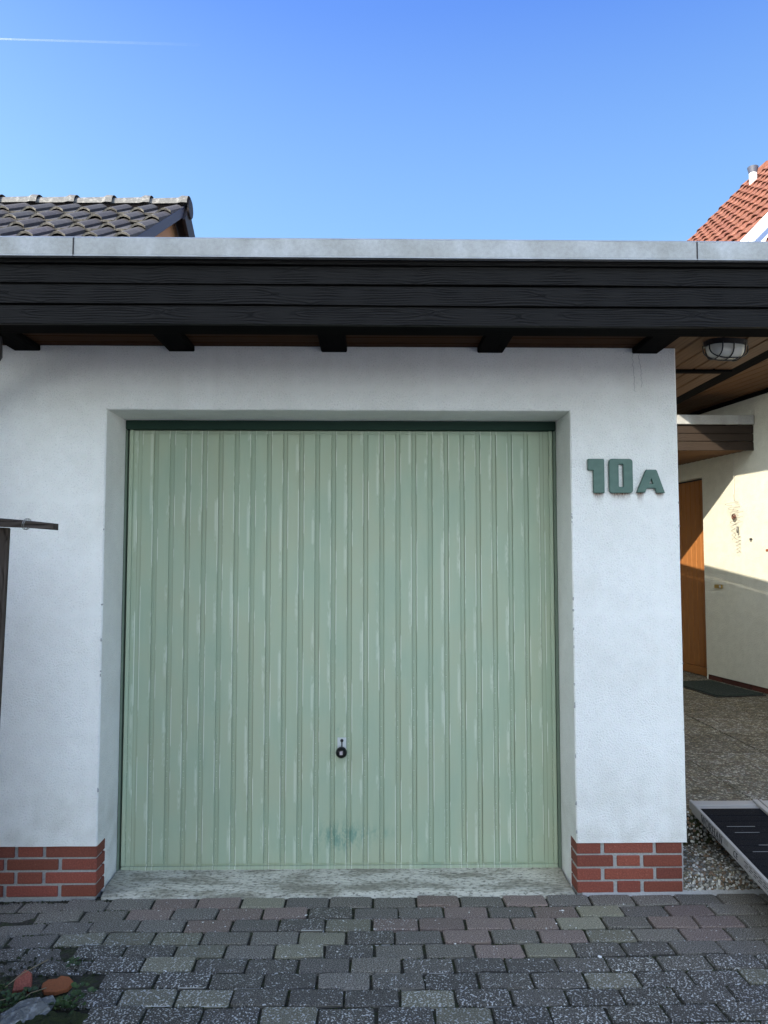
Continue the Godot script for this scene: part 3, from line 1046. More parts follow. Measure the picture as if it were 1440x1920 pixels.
func build_door(G: Node3D) -> void:
	var D := node(G, "garage_door")
	tag(D, "pale green ribbed steel up-and-over door with chalky worn paint")
	var z := DZ
	# fixed frame round the leaf
	var fr := begin()
	bbox(fr, Vector3((OX0 + OX1) / 2, 2.298, z - 0.012), Vector3(OX1 - OX0 - 0.004, 0.048, 0.05), 0.003)
	put(D, "lintel_bar", done(fr), M.dark_green)
	for s in [[OX0 + 0.0065, 0.011], [OX1 - 0.009, 0.016]]:
		var f := begin()
		bbox(f, Vector3(s[0], 1.137, z - 0.016), Vector3(s[1], 2.268, 0.05), 0.002, 1)
		put(D, "frame_post", done(f), M.frame_green)
	put(D, "shadow_gap", box(Vector3((OX0 + OX1) / 2, 1.14, z - 0.06), Vector3(OX1 - OX0 - 0.002, 2.30, 0.02), 0.0), M.black_gap)
	# leaf: rails, sheet and pressed ribs
	var L0 := -1.2705
	var L1 := 0.9655
	var B := 0.006
	var T := 2.2725
	var lf := begin()
	bbox(lf, Vector3((L0 + L1) / 2, (B + T) / 2, z - 0.022), Vector3(L1 - L0, T - B, 0.024), 0.003)
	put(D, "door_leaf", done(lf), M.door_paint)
	var ra := begin()
	bbox(ra, Vector3((L0 + L1) / 2, B + 0.010, z - 0.004), Vector3(L1 - L0, 0.020, 0.018), 0.003)
	put(D, "bottom_rail", done(ra), M.door_paint)
	for s in [[L0 + 0.010, 0.020], [L1 - 0.010, 0.020]]:
		var r2 := begin()
		bbox(r2, Vector3(s[0], (B + T) / 2 + 0.011, z - 0.004), Vector3(s[1], T - B - 0.022, 0.018), 0.003)
		put(D, "side_rail", done(r2), M.door_paint)
	var bot := 0.0355
	var tp := 2.2545
	for i in 25:
		var x := RIB_X0 + i * RIB_PITCH
		var st := begin()
		var w := RIB_W
		var zb := z - 0.0105
		var zt := z - 0.0005
		var c := 0.003
		var wv := rng.randf_range(-0.0006, 0.0006)
		quad(st, Vector3(x + c, bot + c, zt + wv), Vector3(x + w - c, bot + c, zt + wv), Vector3(x + w - c, tp - c, zt - wv), Vector3(x + c, tp - c, zt - wv), Vector3.BACK)
		quad(st, Vector3(x, bot, zb), Vector3(x + c, bot + c, zt + wv), Vector3(x + c, tp - c, zt - wv), Vector3(x, tp, zb), Vector3(-0.6, 0, 1))
		quad(st, Vector3(x + w, bot, zb), Vector3(x + w - c, bot + c, zt + wv), Vector3(x + w - c, tp - c, zt - wv), Vector3(x + w, tp, zb), Vector3(0.6, 0, 1))
		# short end faces keep the paint coordinates of the front
		for e in [[bot, 1.0, Vector3.DOWN], [tp, -1.0, Vector3.UP]]:
			var a := Vector3(x, e[0], zb)
			var b2 := Vector3(x + w, e[0], zb)
			var c2 := Vector3(x + w - c, e[0] + c * e[1], zt)
			var d2 := Vector3(x + c, e[0] + c * e[1], zt)
			var uv := func(p: Vector3): return Vector2(p.x, p.y)
			tri(st, a, b2, c2, e[2], uv.call(a), uv.call(b2), uv.call(c2))
			tri(st, a, c2, d2, e[2], uv.call(a), uv.call(c2), uv.call(d2))
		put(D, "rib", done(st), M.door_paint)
		# the fine second crease that runs down each valley
		if i < 24:
			put(D, "crease", box(Vector3(x + w + (RIB_PITCH - w) * 0.36, (bot + tp) / 2, z - 0.0095), Vector3(0.0035, tp - bot - 0.002, 0.003), 0.001, 1), M.door_paint)
	# lock plate with keyhole, and the round knob
	var pl := begin()
	bbox(pl, Vector3(-0.147, 0.640, z + 0.0010), Vector3(0.046, 0.062, 0.003), 0.001)
	put(D, "lock_plate", done(pl), M.bare_metal)
	var key := begin()
	tube(key, PackedVector3Array([Vector3(-0.147, 0.656, z + 0.001), Vector3(-0.147, 0.656, z + 0.006)]), 0.0085, 14)
	bbox(key, Vector3(-0.147, 0.638, z + 0.0022), Vector3(0.0065, 0.026, 0.006), 0.001)
	put(D, "keyhole", done(key), M.black_plastic)
	var kn := begin()
	tube(kn, PackedVector3Array([Vector3(-0.148, 0.604, z), Vector3(-0.148, 0.604, z + 0.022), Vector3(-0.148, 0.604, z + 0.024), Vector3(-0.148, 0.604, z + 0.043), Vector3(-0.148, 0.604, z + 0.049), Vector3(-0.148, 0.604, z + 0.051)]), [0.014, 0.014, 0.026, 0.029, 0.025, 0.015], 22)
	put(D, "knob", done(kn), M.black_plastic)
	var bd := begin()
	bbox(bd, Vector3(-0.149, 0.603, z + 0.052), Vector3(0.0145, 0.017, 0.002), 0.0006)
	bbox(bd, Vector3(-0.144, 0.612, z + 0.052), Vector3(0.004, 0.004, 0.0016), 0.0004)
	put(D, "knob_badge", done(bd), M.knob_print)

func build_roof(G: Node3D) -> void:
	var R := node(G, "flat_roof")
	var XR := 2.13
	var XL := -2.02
	put(R, "roof_deck", box(Vector3((XL + XR) / 2, 2.775, -6.36), Vector3(XR - XL - 0.06, 0.17, 6.4), 0.0), M.bitumen)
	# three stepped boards below a narrow batten
	var z := -3.10
	var back := z - 0.022
	var ys := [[2.5475, 2.6285], [2.6315, 2.7155], [2.7185, 2.7975]]
	for y in ys:
		var a: float = y[0]
		var b: float = y[1]
		var prof := [Vector2(back, a), Vector2(z - 0.001, a), Vector2(z, a + 0.0012), Vector2(z, b - 0.021), Vector2(z - 0.0065, b - 0.0185), Vector2(z - 0.0085, b - 0.004), Vector2(z - 0.012, b), Vector2(back, b)]
		put(R, "fascia_board", profile_board(XL, XR, prof, roff(), 24), M.charcoal_wood)
	put(R, "fascia_board", profile_board(XL, XR, [Vector2(back, 2.8005), Vector2(z + 0.001, 2.8005), Vector2(z + 0.001, 2.834), Vector2(back, 2.834)], roff(), 12), M.charcoal_wood)
	# the same cladding along the passage side
	for y in [[2.709, 2.79], [2.793, 2.872]]:
		put(R, "fascia_board", box(Vector3(XR - 0.011, (y[0] + y[1]) / 2, -6.37), Vector3(0.022, y[1] - y[0], 6.48), 0.003, 2, roff()), M.charcoal_wood)
	# folded zinc edge in lengths
	for s in [[XL - 0.02, -1.2085], [-1.2065, 1.3415], [1.3435, XR + 0.03]]:
		var st := begin()
		var x0: float = s[0]
		var x1: float = s[1]
		var f := -3.07
		patch(st, 40, 3, func(u: float, v: float):
			var x := lerpf(x0, x1, u)
			return Vector3(x, lerpf(2.823, 2.893, v), f + 0.0014 * sin(x * 5.0) * sin(v * 3.0) + 0.0008 * sin(x * 17.0)), Vector3.BACK, 0, roff())
		var o := roff()
		quad(st, Vector3(x0, 2.893, f), Vector3(x1, 2.893, f), Vector3(x1, 2.903, f - 0.012), Vector3(x0, 2.903, f - 0.012), Vector3(0, 1, 1), 0, o)
		quad(st, Vector3(x0, 2.903, f - 0.012), Vector3(x1, 2.903, f - 0.012), Vector3(x1, 2.898, f - 0.19), Vector3(x0, 2.898, f - 0.19), Vector3.UP, 0, o)
		quad(st, Vector3(x0, 2.816, f + 0.005), Vector3(x1, 2.816, f + 0.005), Vector3(x1, 2.823, f), Vector3(x0, 2.823, f), Vector3(0, 0.6, 1), 0, o)
		quad(st, Vector3(x0, 2.816, f + 0.005), Vector3(x1, 2.816, f + 0.005), Vector3(x1, 2.817, f - 0.02), Vector3(x0, 2.817, f - 0.02), Vector3.DOWN, 0, o)
		put(R, "zinc_edge", done(st), M.zinc)
	put(R, "zinc_edge", box(Vector3(XR + 0.013, 2.921, -6.35), Vector3(0.03, 0.10, 6.5), 0.003, 2), M.zinc)
	for x in [-1.2075, 1.3425]:
		put(R, "zinc_seam", box(Vector3(x, 2.858, -3.0715), Vector3(0.006, 0.072, 0.006), 0.001, 1), M.dark_board)
	# ledger, rafters, soffit boarding
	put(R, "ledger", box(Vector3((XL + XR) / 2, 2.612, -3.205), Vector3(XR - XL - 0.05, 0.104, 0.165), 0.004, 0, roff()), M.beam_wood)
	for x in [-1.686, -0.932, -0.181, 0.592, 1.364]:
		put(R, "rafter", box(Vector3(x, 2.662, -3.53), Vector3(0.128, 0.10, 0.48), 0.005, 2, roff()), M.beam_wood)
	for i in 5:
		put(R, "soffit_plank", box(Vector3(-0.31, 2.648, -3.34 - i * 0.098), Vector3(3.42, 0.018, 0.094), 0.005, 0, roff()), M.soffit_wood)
	var xs := [1.43, 1.56, 1.67, 1.785, 1.895, 2.0]
	for i in xs.size() - 1:
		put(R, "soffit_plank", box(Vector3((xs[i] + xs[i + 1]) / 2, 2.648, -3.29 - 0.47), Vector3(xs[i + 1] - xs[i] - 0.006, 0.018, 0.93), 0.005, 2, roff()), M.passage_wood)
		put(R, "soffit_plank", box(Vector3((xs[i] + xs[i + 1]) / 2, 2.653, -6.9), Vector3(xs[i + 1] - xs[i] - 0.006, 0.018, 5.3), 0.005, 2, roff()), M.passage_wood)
	put(R, "cross_batten", box(Vector3(1.76, 2.642, -4.19), Vector3(0.48, 0.03, 0.055), 0.003, 0, roff()), M.beam_wood)
	put(R, "edge_batten", box(Vector3(2.055, 2.68, -6.36), Vector3(0.09, 0.06, 6.3), 0.003, 2, roff()), M.beam_wood)
	# bent rainwater pipe at the left corner
	var pi := begin()
	tube(pi, PackedVector3Array([Vector3(-1.72, 2.66, -3.45), Vector3(-1.735, 2.60, -3.52), Vector3(-1.77, 2.55, -3.60), Vector3(-1.86, 2.47, -3.66), Vector3(-1.98, 2.36, -3.68), Vector3(-2.0, 2.2, -3.68), Vector3(-2.0, 0.0, -3.68)]), 0.035, 12)
	put(R, "rainwater_pipe", done(pi), M.dark_board)

# ------------------------------------------------------------------ yellow house (own axes: x along the wall towards the viewer, z out of the wall)
var HX := Transform3D(Basis(Vector3(0.162, 0, 0.987), Vector3.UP, Vector3(-0.987, 0, 0.162)), Vector3(3.75, 0, -8.605))

func hput(parent: Node3D, called: String, mesh: Mesh, m: Material) -> MeshInstance3D:
	return put(parent, called, mesh, m)

func tile_mesh(w: float, g: float, rise: float, pan: float, nose: Color, sd: int, shade := 1.0) -> ArrayMesh:
	# one pantile: x across 0..w, z down the slope 0..g (nose at z=g), y away from the roof
	var r := RandomNumberGenerator.new()
	r.seed = sd
	var st := begin()
	var N := 9
	var prof := PackedVector2Array()
	for i in N + 1:
		var t := float(i) / N
		var h := 0.0
		if t > pan: h = sin(clampf((t - pan) / (1.0 - pan), 0, 1) * PI * 0.86)
		prof.append(Vector2(t * w * 1.05, h * rise))
	var k := r.randf_range(0.68, 0.98)
	var tint := Color(k, k * r.randf_range(0.93, 1.03), k * r.randf_range(0.9, 1.03)) * shade
	var lift := 0.038
	var off := Vector2(r.randf() * 5, r.randf() * 5)
	for i in N:
		var a := prof[i]
		var b := prof[i + 1]
		st.set_color(tint)
		var q0 := Vector3(a.x, a.y, -0.06)
		var q1 := Vector3(b.x, b.y, -0.06)
		var q2 := Vector3(b.x, b.y + lift, g)
		var q3 := Vector3(a.x, a.y + lift, g)
		# smooth across the roll
		var nrm: Array[Vector3] = []
		for e in [i, i + 1]:
			var d := prof[mini(e + 1, N)] - prof[maxi(e - 1, 0)]
			nrm.append(Vector3(-d.y, d.x, 0).normalized())
		var vs := [q0, q1, q2, q3]
		var ns := [nrm[0], nrm[1], nrm[1], nrm[0]]
		for t in [[0, 1, 2], [0, 2, 3]]:
			for e in t:
				st.set_normal(ns[e]); st.set_uv(Vector2(vs[e].x, vs[e].z) + off); st.add_vertex(vs[e])
		st.set_color(nose * r.randf_range(0.5, 1.05) if nose.a > 0.5 else tint)
		quad(st, q3, q2, q2 - Vector3(0, 0.018, 0.004), q3 - Vector3(0, 0.018, 0.004), Vector3.BACK, 0, off)
		if nose.a > 0.5:
			st.set_color(nose * r.randf_range(0.8, 1.15))
			quad(st, q3 + Vector3(0, 0.0006, 0.0004), q2 + Vector3(0, 0.0006, 0.0004), q2 + Vector3(0, 0.0006 - 0.0006, -0.008), q3 + Vector3(0, 0.0006 - 0.0006, -0.008), Vector3.UP, 0, off)
	st.set_color(tint * 0.9)
	quad(st, Vector3(prof[N].x, prof[N].y, -0.06), Vector3(prof[N].x, prof[N].y + lift, g), Vector3(prof[N].x, -0.01, g), Vector3(prof[N].x, -0.01, -0.06), Vector3.RIGHT, 0, off)
	return done(st)

func build_house() -> void:
	var H := Node3D.new()
	H.name = "yellow_house"
	H.transform = HX
	add_child(H, true)
	tag(H, "pale yellow roughcast house with brown front door and steep red tiled roof", "house")
	# wall skin round the door opening
	var st := begin()
	var d0 := -1.06
	var fy := 0.27
	var dt := 2.525
	face(st, Vector3(0, fy + 0.055, 0), Vector3(5.6, fy + 0.055, 0), Vector3(5.6, 4.5, 0), Vector3(0, 4.5, 0), Vector3.BACK, 0.08, 0.003)
	face(st, Vector3(d0, dt, 0), Vector3(0, dt, 0), Vector3(0, 4.5, 0), Vector3(d0, 4.5, 0), Vector3.BACK, 0.08, 0.003)
	face(st, Vector3(-4.9, fy, 0), Vector3(d0, fy, 0), Vector3(d0, 4.5, 0), Vector3(-4.9, 4.5, 0), Vector3.BACK, 0.1, 0.003)
	face(st, Vector3(0, fy, 0), Vector3(0, fy, -0.09), Vector3(0, dt, -0.09), Vector3(0, dt, 0), Vector3.LEFT, 0.08, 0.002)
	face(st, Vector3(d0, fy, 0), Vector3(d0, fy, -0.09), Vector3(d0, dt, -0.09), Vector3(d0, dt, 0), Vector3.RIGHT, 0.08, 0.002)
	face(st, Vector3(d0, dt, 0), Vector3(0, dt, 0), Vector3(0, dt, -0.09), Vector3(d0, dt, -0.09), Vector3.DOWN, 0.08, 0.002)
	quad(st, Vector3(0, fy + 0.055, 0), Vector3(5.6, fy + 0.055, 0), Vector3(5.6, fy + 0.055, -0.03), Vector3(0, fy + 0.055, -0.03), Vector3.DOWN)
	put(H, "wall", done(st), M.roughcast)
	var core := begin()
	bbox(core, Vector3(2.8, 2.24, -0.17), Vector3(5.6, 4.48, 0.28), 0.0)
	bbox(core, Vector3(-2.98, 2.24, -0.17), Vector3(3.84, 4.48, 0.28), 0.0)
	bbox(core, Vector3(d0 / 2, 3.6, -0.17), Vector3(-d0, 1.9, 0.28), 0.0)
	bbox(core, Vector3(-4.9, 3.3, -3.5), Vector3(0.2, 6.6, 6.6), 0.0)
	bbox(core, Vector3(5.6, 3.3, -3.5), Vector3(0.2, 6.6, 6.6), 0.0)
	put(H, "wall_core", done(core), M.roughcast)
	# recessed dark brick course at the foot
	for i in 22:
		var b := begin()
		var k := rng.randf_range(0.25, 0.4)
		b.set_color(Color(k, k * 0.9, k * 0.85))
		bbox(b, Vector3(0.12 + i * 0.25, fy + 0.024, -0.05), Vector3(0.238, 0.05, 0.07), 0.003, 0, roff())
		put(H, "brick", done(b), M.brick)
	# rear wall closing the passage
	var rw := begin()
	bbox(rw, Vector3(-1.62, 2.2, 1.0), Vector3(0.12, 4.4, 2.4), 0.0)
	put(H, "rear_wall", done(rw), M.roughcast)
	# front door of upright boards
	var D := node(H, "front_door")
	var n := 11
	var w := -d0 / n
	for i in n:
		put(D, "door_board", box(Vector3(d0 + (i + 0.5) * w, fy + 0.10 + 1.07, -0.105), Vector3(w - 0.004, 2.14, 0.03), 0.005, 1, roff()), M.door_wood)
	put(D, "kick_board", box(Vector3(d0 / 2, fy + 0.05, -0.100), Vector3(-d0 - 0.01, 0.094, 0.034), 0.004, 0, roff()), M.door_wood)
	put(D, "door_backing", box(Vector3(d0 / 2, fy + 1.13, -0.14), Vector3(-d0, 2.3, 0.03), 0.0), M.dark_board)
	# overhanging flat eave with boarded underside
	var E := node(H, "eave")
	var ow := 1.07
	put(E, "eave_deck", box(Vector3(0.5, 3.41, ow / 2 - 0.02), Vector3(9.8, 0.20, ow - 0.05), 0.0), M.bitumen)
	for i in 10:
		put(E, "soffit_plank", box(Vector3(0.5, 3.292, 0.055 + i * 0.105), Vector3(9.8, 0.018, 0.100), 0.005, 0, roff()), M.passage_wood)
	put(E, "edge_board", box(Vector3(0.5, 3.395, ow - 0.01), Vector3(9.8, 0.22, 0.022), 0.003, 0, roff()), M.charcoal_wood)
	put(E, "wall_batten", box(Vector3(0.5, 3.262, 0.02), Vector3(9.8, 0.04, 0.03), 0.003, 0, roff()), M.beam_wood)
	# steep tiled roof: surface y = 4.45 - z, rising away behind the wall
	var R := node(H, "tiled_roof")
	var gauge := 0.33
	var tw := 0.203
	var s45 := sqrt(0.5)
	var rb := Basis(Vector3(1, 0, 0), Vector3(0, s45, s45), Vector3(0, -s45, s45)) # x along eave, y off the roof, z down the slope
	var deck := begin()
	quad(deck, Vector3(-4.95, 4.40 + 4.5, -4.5), Vector3(5.8, 4.40 + 4.5, -4.5), Vector3(5.8, 4.10, 0.3), Vector3(-4.95, 4.10, 0.3), Vector3(0, 1, 1))
	quad(deck, Vector3(-4.95, 4.40 + 4.5, -4.5), Vector3(5.8, 4.40 + 4.5, -4.5), Vector3(5.8, 4.10, -9.3), Vector3(-4.95, 4.10, -9.3), Vector3(0, 1, -1))
	quad(deck, Vector3(-4.95, 4.0, 0.3), Vector3(5.8, 4.0, 0.3), Vector3(5.8, 4.10, 0.3), Vector3(-4.95, 4.10, 0.3), Vector3(0, 0, 1))
	tri(deck, Vector3(-4.90, 4.1, 0.1), Vector3(-4.90, 4.1, -9.1), Vector3(-4.90, 8.7, -4.5), Vector3.LEFT)
	put(R, "roof_deck", done(deck), M.dark_board)
	var kinds: Array[ArrayMesh] = []
	for i in 9: kinds.append(tile_mesh(tw, gauge, 0.040, 0.30, Color(0, 0, 0, 0), 300 + i))
	var rows := 19
	var far_tiles := begin()
	var count := 0
	for r in rows:
		# nose of row r, measured down the slope from the ridge
		var dn := 0.10 + r * gauge
		for c in 52:
			var x := -4.97 + c * tw
			var sx := x + 0.1
			var zz := -4.45 + dn * s45
			# hole for the roof window
			if sx > -0.87 and sx < 0.36 and zz > -2.42 and zz < -0.30: continue
			var tf := Transform3D(rb, Vector3(x, 4.47 + 4.45 - dn * s45, zz) )
			tf.origin += rb.y * rng.randf_range(-0.003, 0.004)
			var mesh: ArrayMesh = kinds[rng.randi() % kinds.size()]
			var u := seen_at(HX * Vector3(sx, 4.45 - zz, zz))
			if u.x < 1475 and u.y < 470 and count < 296:
				count += 1
				var t := put(R, "roof_tile", mesh, M.red_tile)
				t.transform = tf
			else:
				far_tiles.append_from(mesh, 0, tf)
	kind(put(R, "hidden_tiles", done(far_tiles), M.red_tile), "stuff")
	for i in 26:
		var st2 := begin()
		tube(st2, PackedVector3Array([Vector3(-5.0 + i * 0.42, 8.93, -4.5), Vector3(-4.56 + i * 0.42, 8.95, -4.5)]), [0.10, 0.115], 12)
		put(R, "ridge_tile", done(st2), M.red_tile)
	put(R, "verge_board", box(Vector3.ZERO, Vector3(0.03, 0.16, 6.8), 0.0, 2, Vector2.ZERO, Transform3D(rb, Vector3(-4.965, 4.40 + 2.1, -2.1)).translated_local(Vector3(0, -0.06, 0))), M.red_tile)
	put(R, "window_flashing", box(Vector3.ZERO, Vector3(1.28, 0.02, 2.9), 0.0, 2, Vector2.ZERO, Transform3D(rb, Vector3(-0.235, 4.435 + 1.33, -1.33))), M.verge_board)
	# roof window: pale frame, glass over a dim room
	var W := node(R, "roof_window")
	for f in [[-0.735, 0.036], [0.27, 0.05]]:
		put(W, "window_frame", box(Vector3.ZERO, Vector3(f[1], 0.10, 2.92), 0.006, 2, Vector2.ZERO, Transform3D(rb, Vector3(f[0], 4.485 + 1.33, -1.33))), M.white_paint)
	for zc in [-2.36, -0.32]:
		put(W, "window_frame", box(Vector3.ZERO, Vector3(0.86, 0.098, 0.09), 0.006, 0, Vector2.ZERO, Transform3D(rb, Vector3(-0.22, 4.47 - zc, zc))), M.white_paint)
	put(W, "window_sash", box(Vector3.ZERO, Vector3(0.026, 0.06, 2.8), 0.004, 2, Vector2.ZERO, Transform3D(rb, Vector3(-0.69, 4.46 + 1.33, -1.33))), M.white_paint)
	put(W, "window_sash", box(Vector3.ZERO, Vector3(0.06, 0.06, 2.8), 0.004, 2, Vector2.ZERO, Transform3D(rb, Vector3(-0.475, 4.46 + 1.33, -1.33))), M.white_paint)
	put(W, "glass_pane", box(Vector3.ZERO, Vector3(0.93, 0.012, 2.74), 0.0, 0, Vector2.ZERO, Transform3D(rb, Vector3(-0.21, 4.465 + 1.33, -1.33))), M.window_dark)
	# vent pipe with a dark cap and a flashing sleeve
	var V := node(R, "vent_pipe")
	var vb := Vector3(-4.14, 8.27, -3.84)
	var v1 := begin()
	tube(v1, PackedVector3Array([vb, vb + Vector3(0, 0.30, 0)]), 0.068, 16)
	put(V, "pipe", done(v1), M.white_paint)
	var v2 := begin()
	tube(v2, PackedVector3Array([vb + Vector3(0, 0.26, 0), vb + Vector3(0, 0.30, 0), vb + Vector3(0, 0.37, 0), vb + Vector3(0, 0.38, 0)]), [0.072, 0.078, 0.095, 0.085], 16)
	put(V, "cap", done(v2), M.verge_board)
	var v3 := begin()
	tube(v3, PackedVector3Array([vb + Vector3(0, -0.12, 0), vb + Vector3(0, 0.03, 0), vb + Vector3(0, 0.05, 0)]), [0.13, 0.085, 0.07], 16)
	put(V, "flashing", done(v3), M.red_tile)

func seen_at(p: Vector3) -> Vector2:
	# where a point would stand in the photograph; only used to choose which tiles become single objects
	var b := Basis.from_euler(Vector3(deg_to_rad(3.6), deg_to_rad(-1.0), 0))
	var q := b.inverse() * (p - Vector3(0, 1.585, 0))
	return Vector2(720.0 + 1443.0 * q.x / -q.z, 960.0 - 1443.0 * q.y / -q.z)

func house_x(z: float) -> float:
	return 3.75 + 0.1641 * (z + 8.605)

func build_canopy() -> void:
	var C := node(self, "porch_canopy")
	tag(C, "flat porch canopy with pale metal edge and brown boards over the front door", "canopy")
	var z := -7.70
	var x0 := 1.53
	var x1 := house_x(z) - 0.005
	for y in [[2.702, 2.793], [2.797, 2.876], [2.880, 2.962]]:
		var a: float = y[0]
		var b: float = y[1]
		put(C, "fascia_board", profile_board(x0, x1, [Vector2(z - 0.022, a), Vector2(z, a), Vector2(z, b - 0.012), Vector2(z - 0.007, b - 0.010), Vector2(z - 0.010, b), Vector2(z - 0.022, b)], roff(), 6), M.canopy_wood)
	put(C, "metal_edge", box(Vector3((x0 + x1) / 2, 3.012, z + 0.012), Vector3(x1 - x0, 0.096, 0.03), 0.004, 0), M.zinc)
	var dk := begin()
	var zb := -9.6
	quad(dk, Vector3(x0, 3.04, z), Vector3(x1, 3.04, z), Vector3(house_x(zb), 3.04, zb), Vector3(x0, 3.04, zb), Vector3.UP)
	quad(dk, Vector3(x0, 2.76, z - 0.022), Vector3(x1, 2.76, z - 0.022), Vector3(house_x(zb), 2.76, zb), Vector3(x0, 2.76, zb), Vector3.DOWN)
	put(C, "roof_deck", done(dk), M.bitumen)
	for i in 18:
		var zz := z - 0.075 - i * 0.104
		var xe := house_x(zz - 0.05) - 0.004
		put(C, "soffit_plank", box(Vector3((x0 + xe) / 2, 2.722, zz), Vector3(xe - x0, 0.018, 0.100), 0.005, 0, roff()), M.passage_wood)

# ------------------------------------------------------------------ dark-tiled roof on the left
func build_left_house() -> void:
	var L := node(self, "left_house", Vector3(-1.765, 5.0, -7.2))
	tag(L, "house behind the garage with dark pantile roof and peach gable wall", "house")
	var pt := atan(0.636)
	var cs := cos(pt)
	var sn := sin(pt)
	var rb := Basis(Vector3(1, 0, 0), Vector3(0, cs, sn), Vector3(0, -sn, cs))
	var R := node(L, "tiled_roof")
	var tw := 0.236
	var gauge := 0.436
	var kinds: Array[ArrayMesh] = []
	for i in 7: kinds.append(tile_mesh(tw, gauge, 0.046, 0.46, Color(0.74, 0.72, 0.63, 1.0), 500 + i, 0.17))
	for r in 7:
		var dn := 0.19 + r * gauge
		for c in 14:
			var x := -0.015 - (c + 1) * tw
			var tf := Transform3D(rb, Vector3(x, -dn * sn - 0.045, dn * cs))
			var t := put(R, "roof_tile", kinds[rng.randi() % kinds.size()], M.slate_tile)
			t.transform = tf
			t.position += rb.y * rng.randf_range(-0.003, 0.003)
	var dk := begin()
	var ln := 3.3
	quad(dk, Vector3(-3.6, -0.06, 0), Vector3(-0.06, -0.06, 0), Vector3(-0.06, -0.06 - ln * sn, ln * cs), Vector3(-3.6, -0.06 - ln * sn, ln * cs), Vector3(0, 1, 1))
	quad(dk, Vector3(-3.6, -0.02, 0), Vector3(0.0, -0.02, 0), Vector3(0.0, -0.02 - ln * sn, -ln * cs), Vector3(-3.6, -0.02 - ln * sn, -ln * cs), Vector3(0, 1, -1))
	put(R, "roof_deck", done(dk), M.dark_board)
	# ridge caps, each lapping the next
	for i in 10:
		var st := begin()
		var x1 := 0.035 - i * 0.352
		var n := 10
		for k in n:
			for seg in 3:
				var xs := [x1, x1 - 0.06, x1 - 0.10, x1 - 0.37]
				var rs := [0.115, 0.118, 0.100, 0.090]
				var a0 := PI * k / n
				var a1 := PI * (k + 1) / n
				var P := func(s: int, a: float): return Vector3(xs[s], -0.055 + sin(a) * rs[s] * 0.95, cos(a) * rs[s] * 1.15)
				quad(st, P.call(seg, a0), P.call(seg + 1, a0), P.call(seg + 1, a1), P.call(seg, a1), Vector3(0, sin(a0 + 0.1), cos(a0 + 0.1)), 0, roff() * 0.0)
		put(R, "ridge_tile", done(st), M.ridge_tile)
	var en := begin()
	tube(en, PackedVector3Array([Vector3(0.03, -0.06, 0), Vector3(0.045, -0.06, 0)]), [0.10, 0.09], 12)
	put(R, "ridge_end", done(en), M.dark_board)
	# verge boards of both slopes, gable wall set back under them
	put(L, "verge_board", box(Vector3(0, -0.060, 1.60), Vector3(0.028, 0.085, 3.25), 0.003, 2, Vector2.ZERO, Transform3D(rb, Vector3(-0.015, 0, 0))), M.verge_board)
	var rb2 := Basis(Vector3(1, 0, 0), Vector3(0, cs, -sn), Vector3(0, sn, cs))
	put(L, "verge_board", box(Vector3(0, -0.155, -1.62), Vector3(0.028, 0.23, 3.25), 0.003, 2, Vector2.ZERO, Transform3D(rb2, Vector3(0.012, 0, 0))), M.dark_board)
	put(L, "verge_soffit", box(Vector3(0, -0.10, -1.62), Vector3(0.13, 0.02, 3.2), 0.0, 2, Vector2.ZERO, Transform3D(rb2, Vector3(-0.07, 0, 0))), M.dark_board)
	put(L, "verge_soffit", box(Vector3(0, -0.085, 1.62), Vector3(0.10, 0.02, 3.2), 0.0, 2, Vector2.ZERO, Transform3D(rb, Vector3(-0.07, 0, 0))), M.dark_board)
	var w := begin()
	var gx := -0.12
	tri(w, Vector3(gx, -0.13, 0), Vector3(gx, -2.2, 2.9), Vector3(gx, -2.2, -2.9), Vector3.RIGHT)
	quad(w, Vector3(gx, -2.2, 2.75), Vector3(gx, -2.2, -2.75), Vector3(gx, -5.0, -2.75), Vector3(gx, -5.0, 2.75), Vector3.RIGHT)
	quad(w, Vector3(gx, -2.0, 2.75), Vector3(-3.6, -2.0, 2.75), Vector3(-3.6, -5.0, 2.75), Vector3(gx, -5.0, 2.75), Vector3.BACK)
	put(L, "gable_wall", done(w), M.peach_render)

# ------------------------------------------------------------------ unseen tall house across the street, added to shade the garage front
func build_added_shade_house() -> void:
	var N := node(self, "added_shade_house", Vector3(-6.35, 0, 6.81))
	tag(N, "unseen tall house with a lower wing, added across the street to shade the garage front", "house")
	var H := 10.5
	put(N, "wall", box(Vector3(-5.0, H / 2, 4.0), Vector3(10.0, H, 8.0), 0.0), M.added_house_render)
	put(N, "wing_wall", box(Vector3(1.3, 4.45, 4.0), Vector3(2.6, 8.9, 8.0), 0.0), M.added_house_render)  # wing added to keep the lower right paving in shade
	var rf := begin()
	quad(rf, Vector3(0.0, H, 0.0), Vector3(-10.0, H, 0.0), Vector3(-10.0, H + 1.5, 4.0), Vector3(0.0, H + 1.5, 4.0), Vector3(0, 1, -1))
	quad(rf, Vector3(0.0, H, 8.0), Vector3(-10.0, H, 8.0), Vector3(-10.0, H + 1.5, 4.0), Vector3(0.0, H + 1.5, 4.0), Vector3(0, 1, 1))
	tri(rf, Vector3(0.0, H, 0.0), Vector3(0.0, H, 8.0), Vector3(0.0, H + 1.5, 4.0), Vector3.RIGHT)
	tri(rf, Vector3(-10.0, H, 0.0), Vector3(-10.0, H, 8.0), Vector3(-10.0, H + 1.5, 4.0), Vector3.LEFT)
	put(N, "roof", done(rf), M.bitumen)

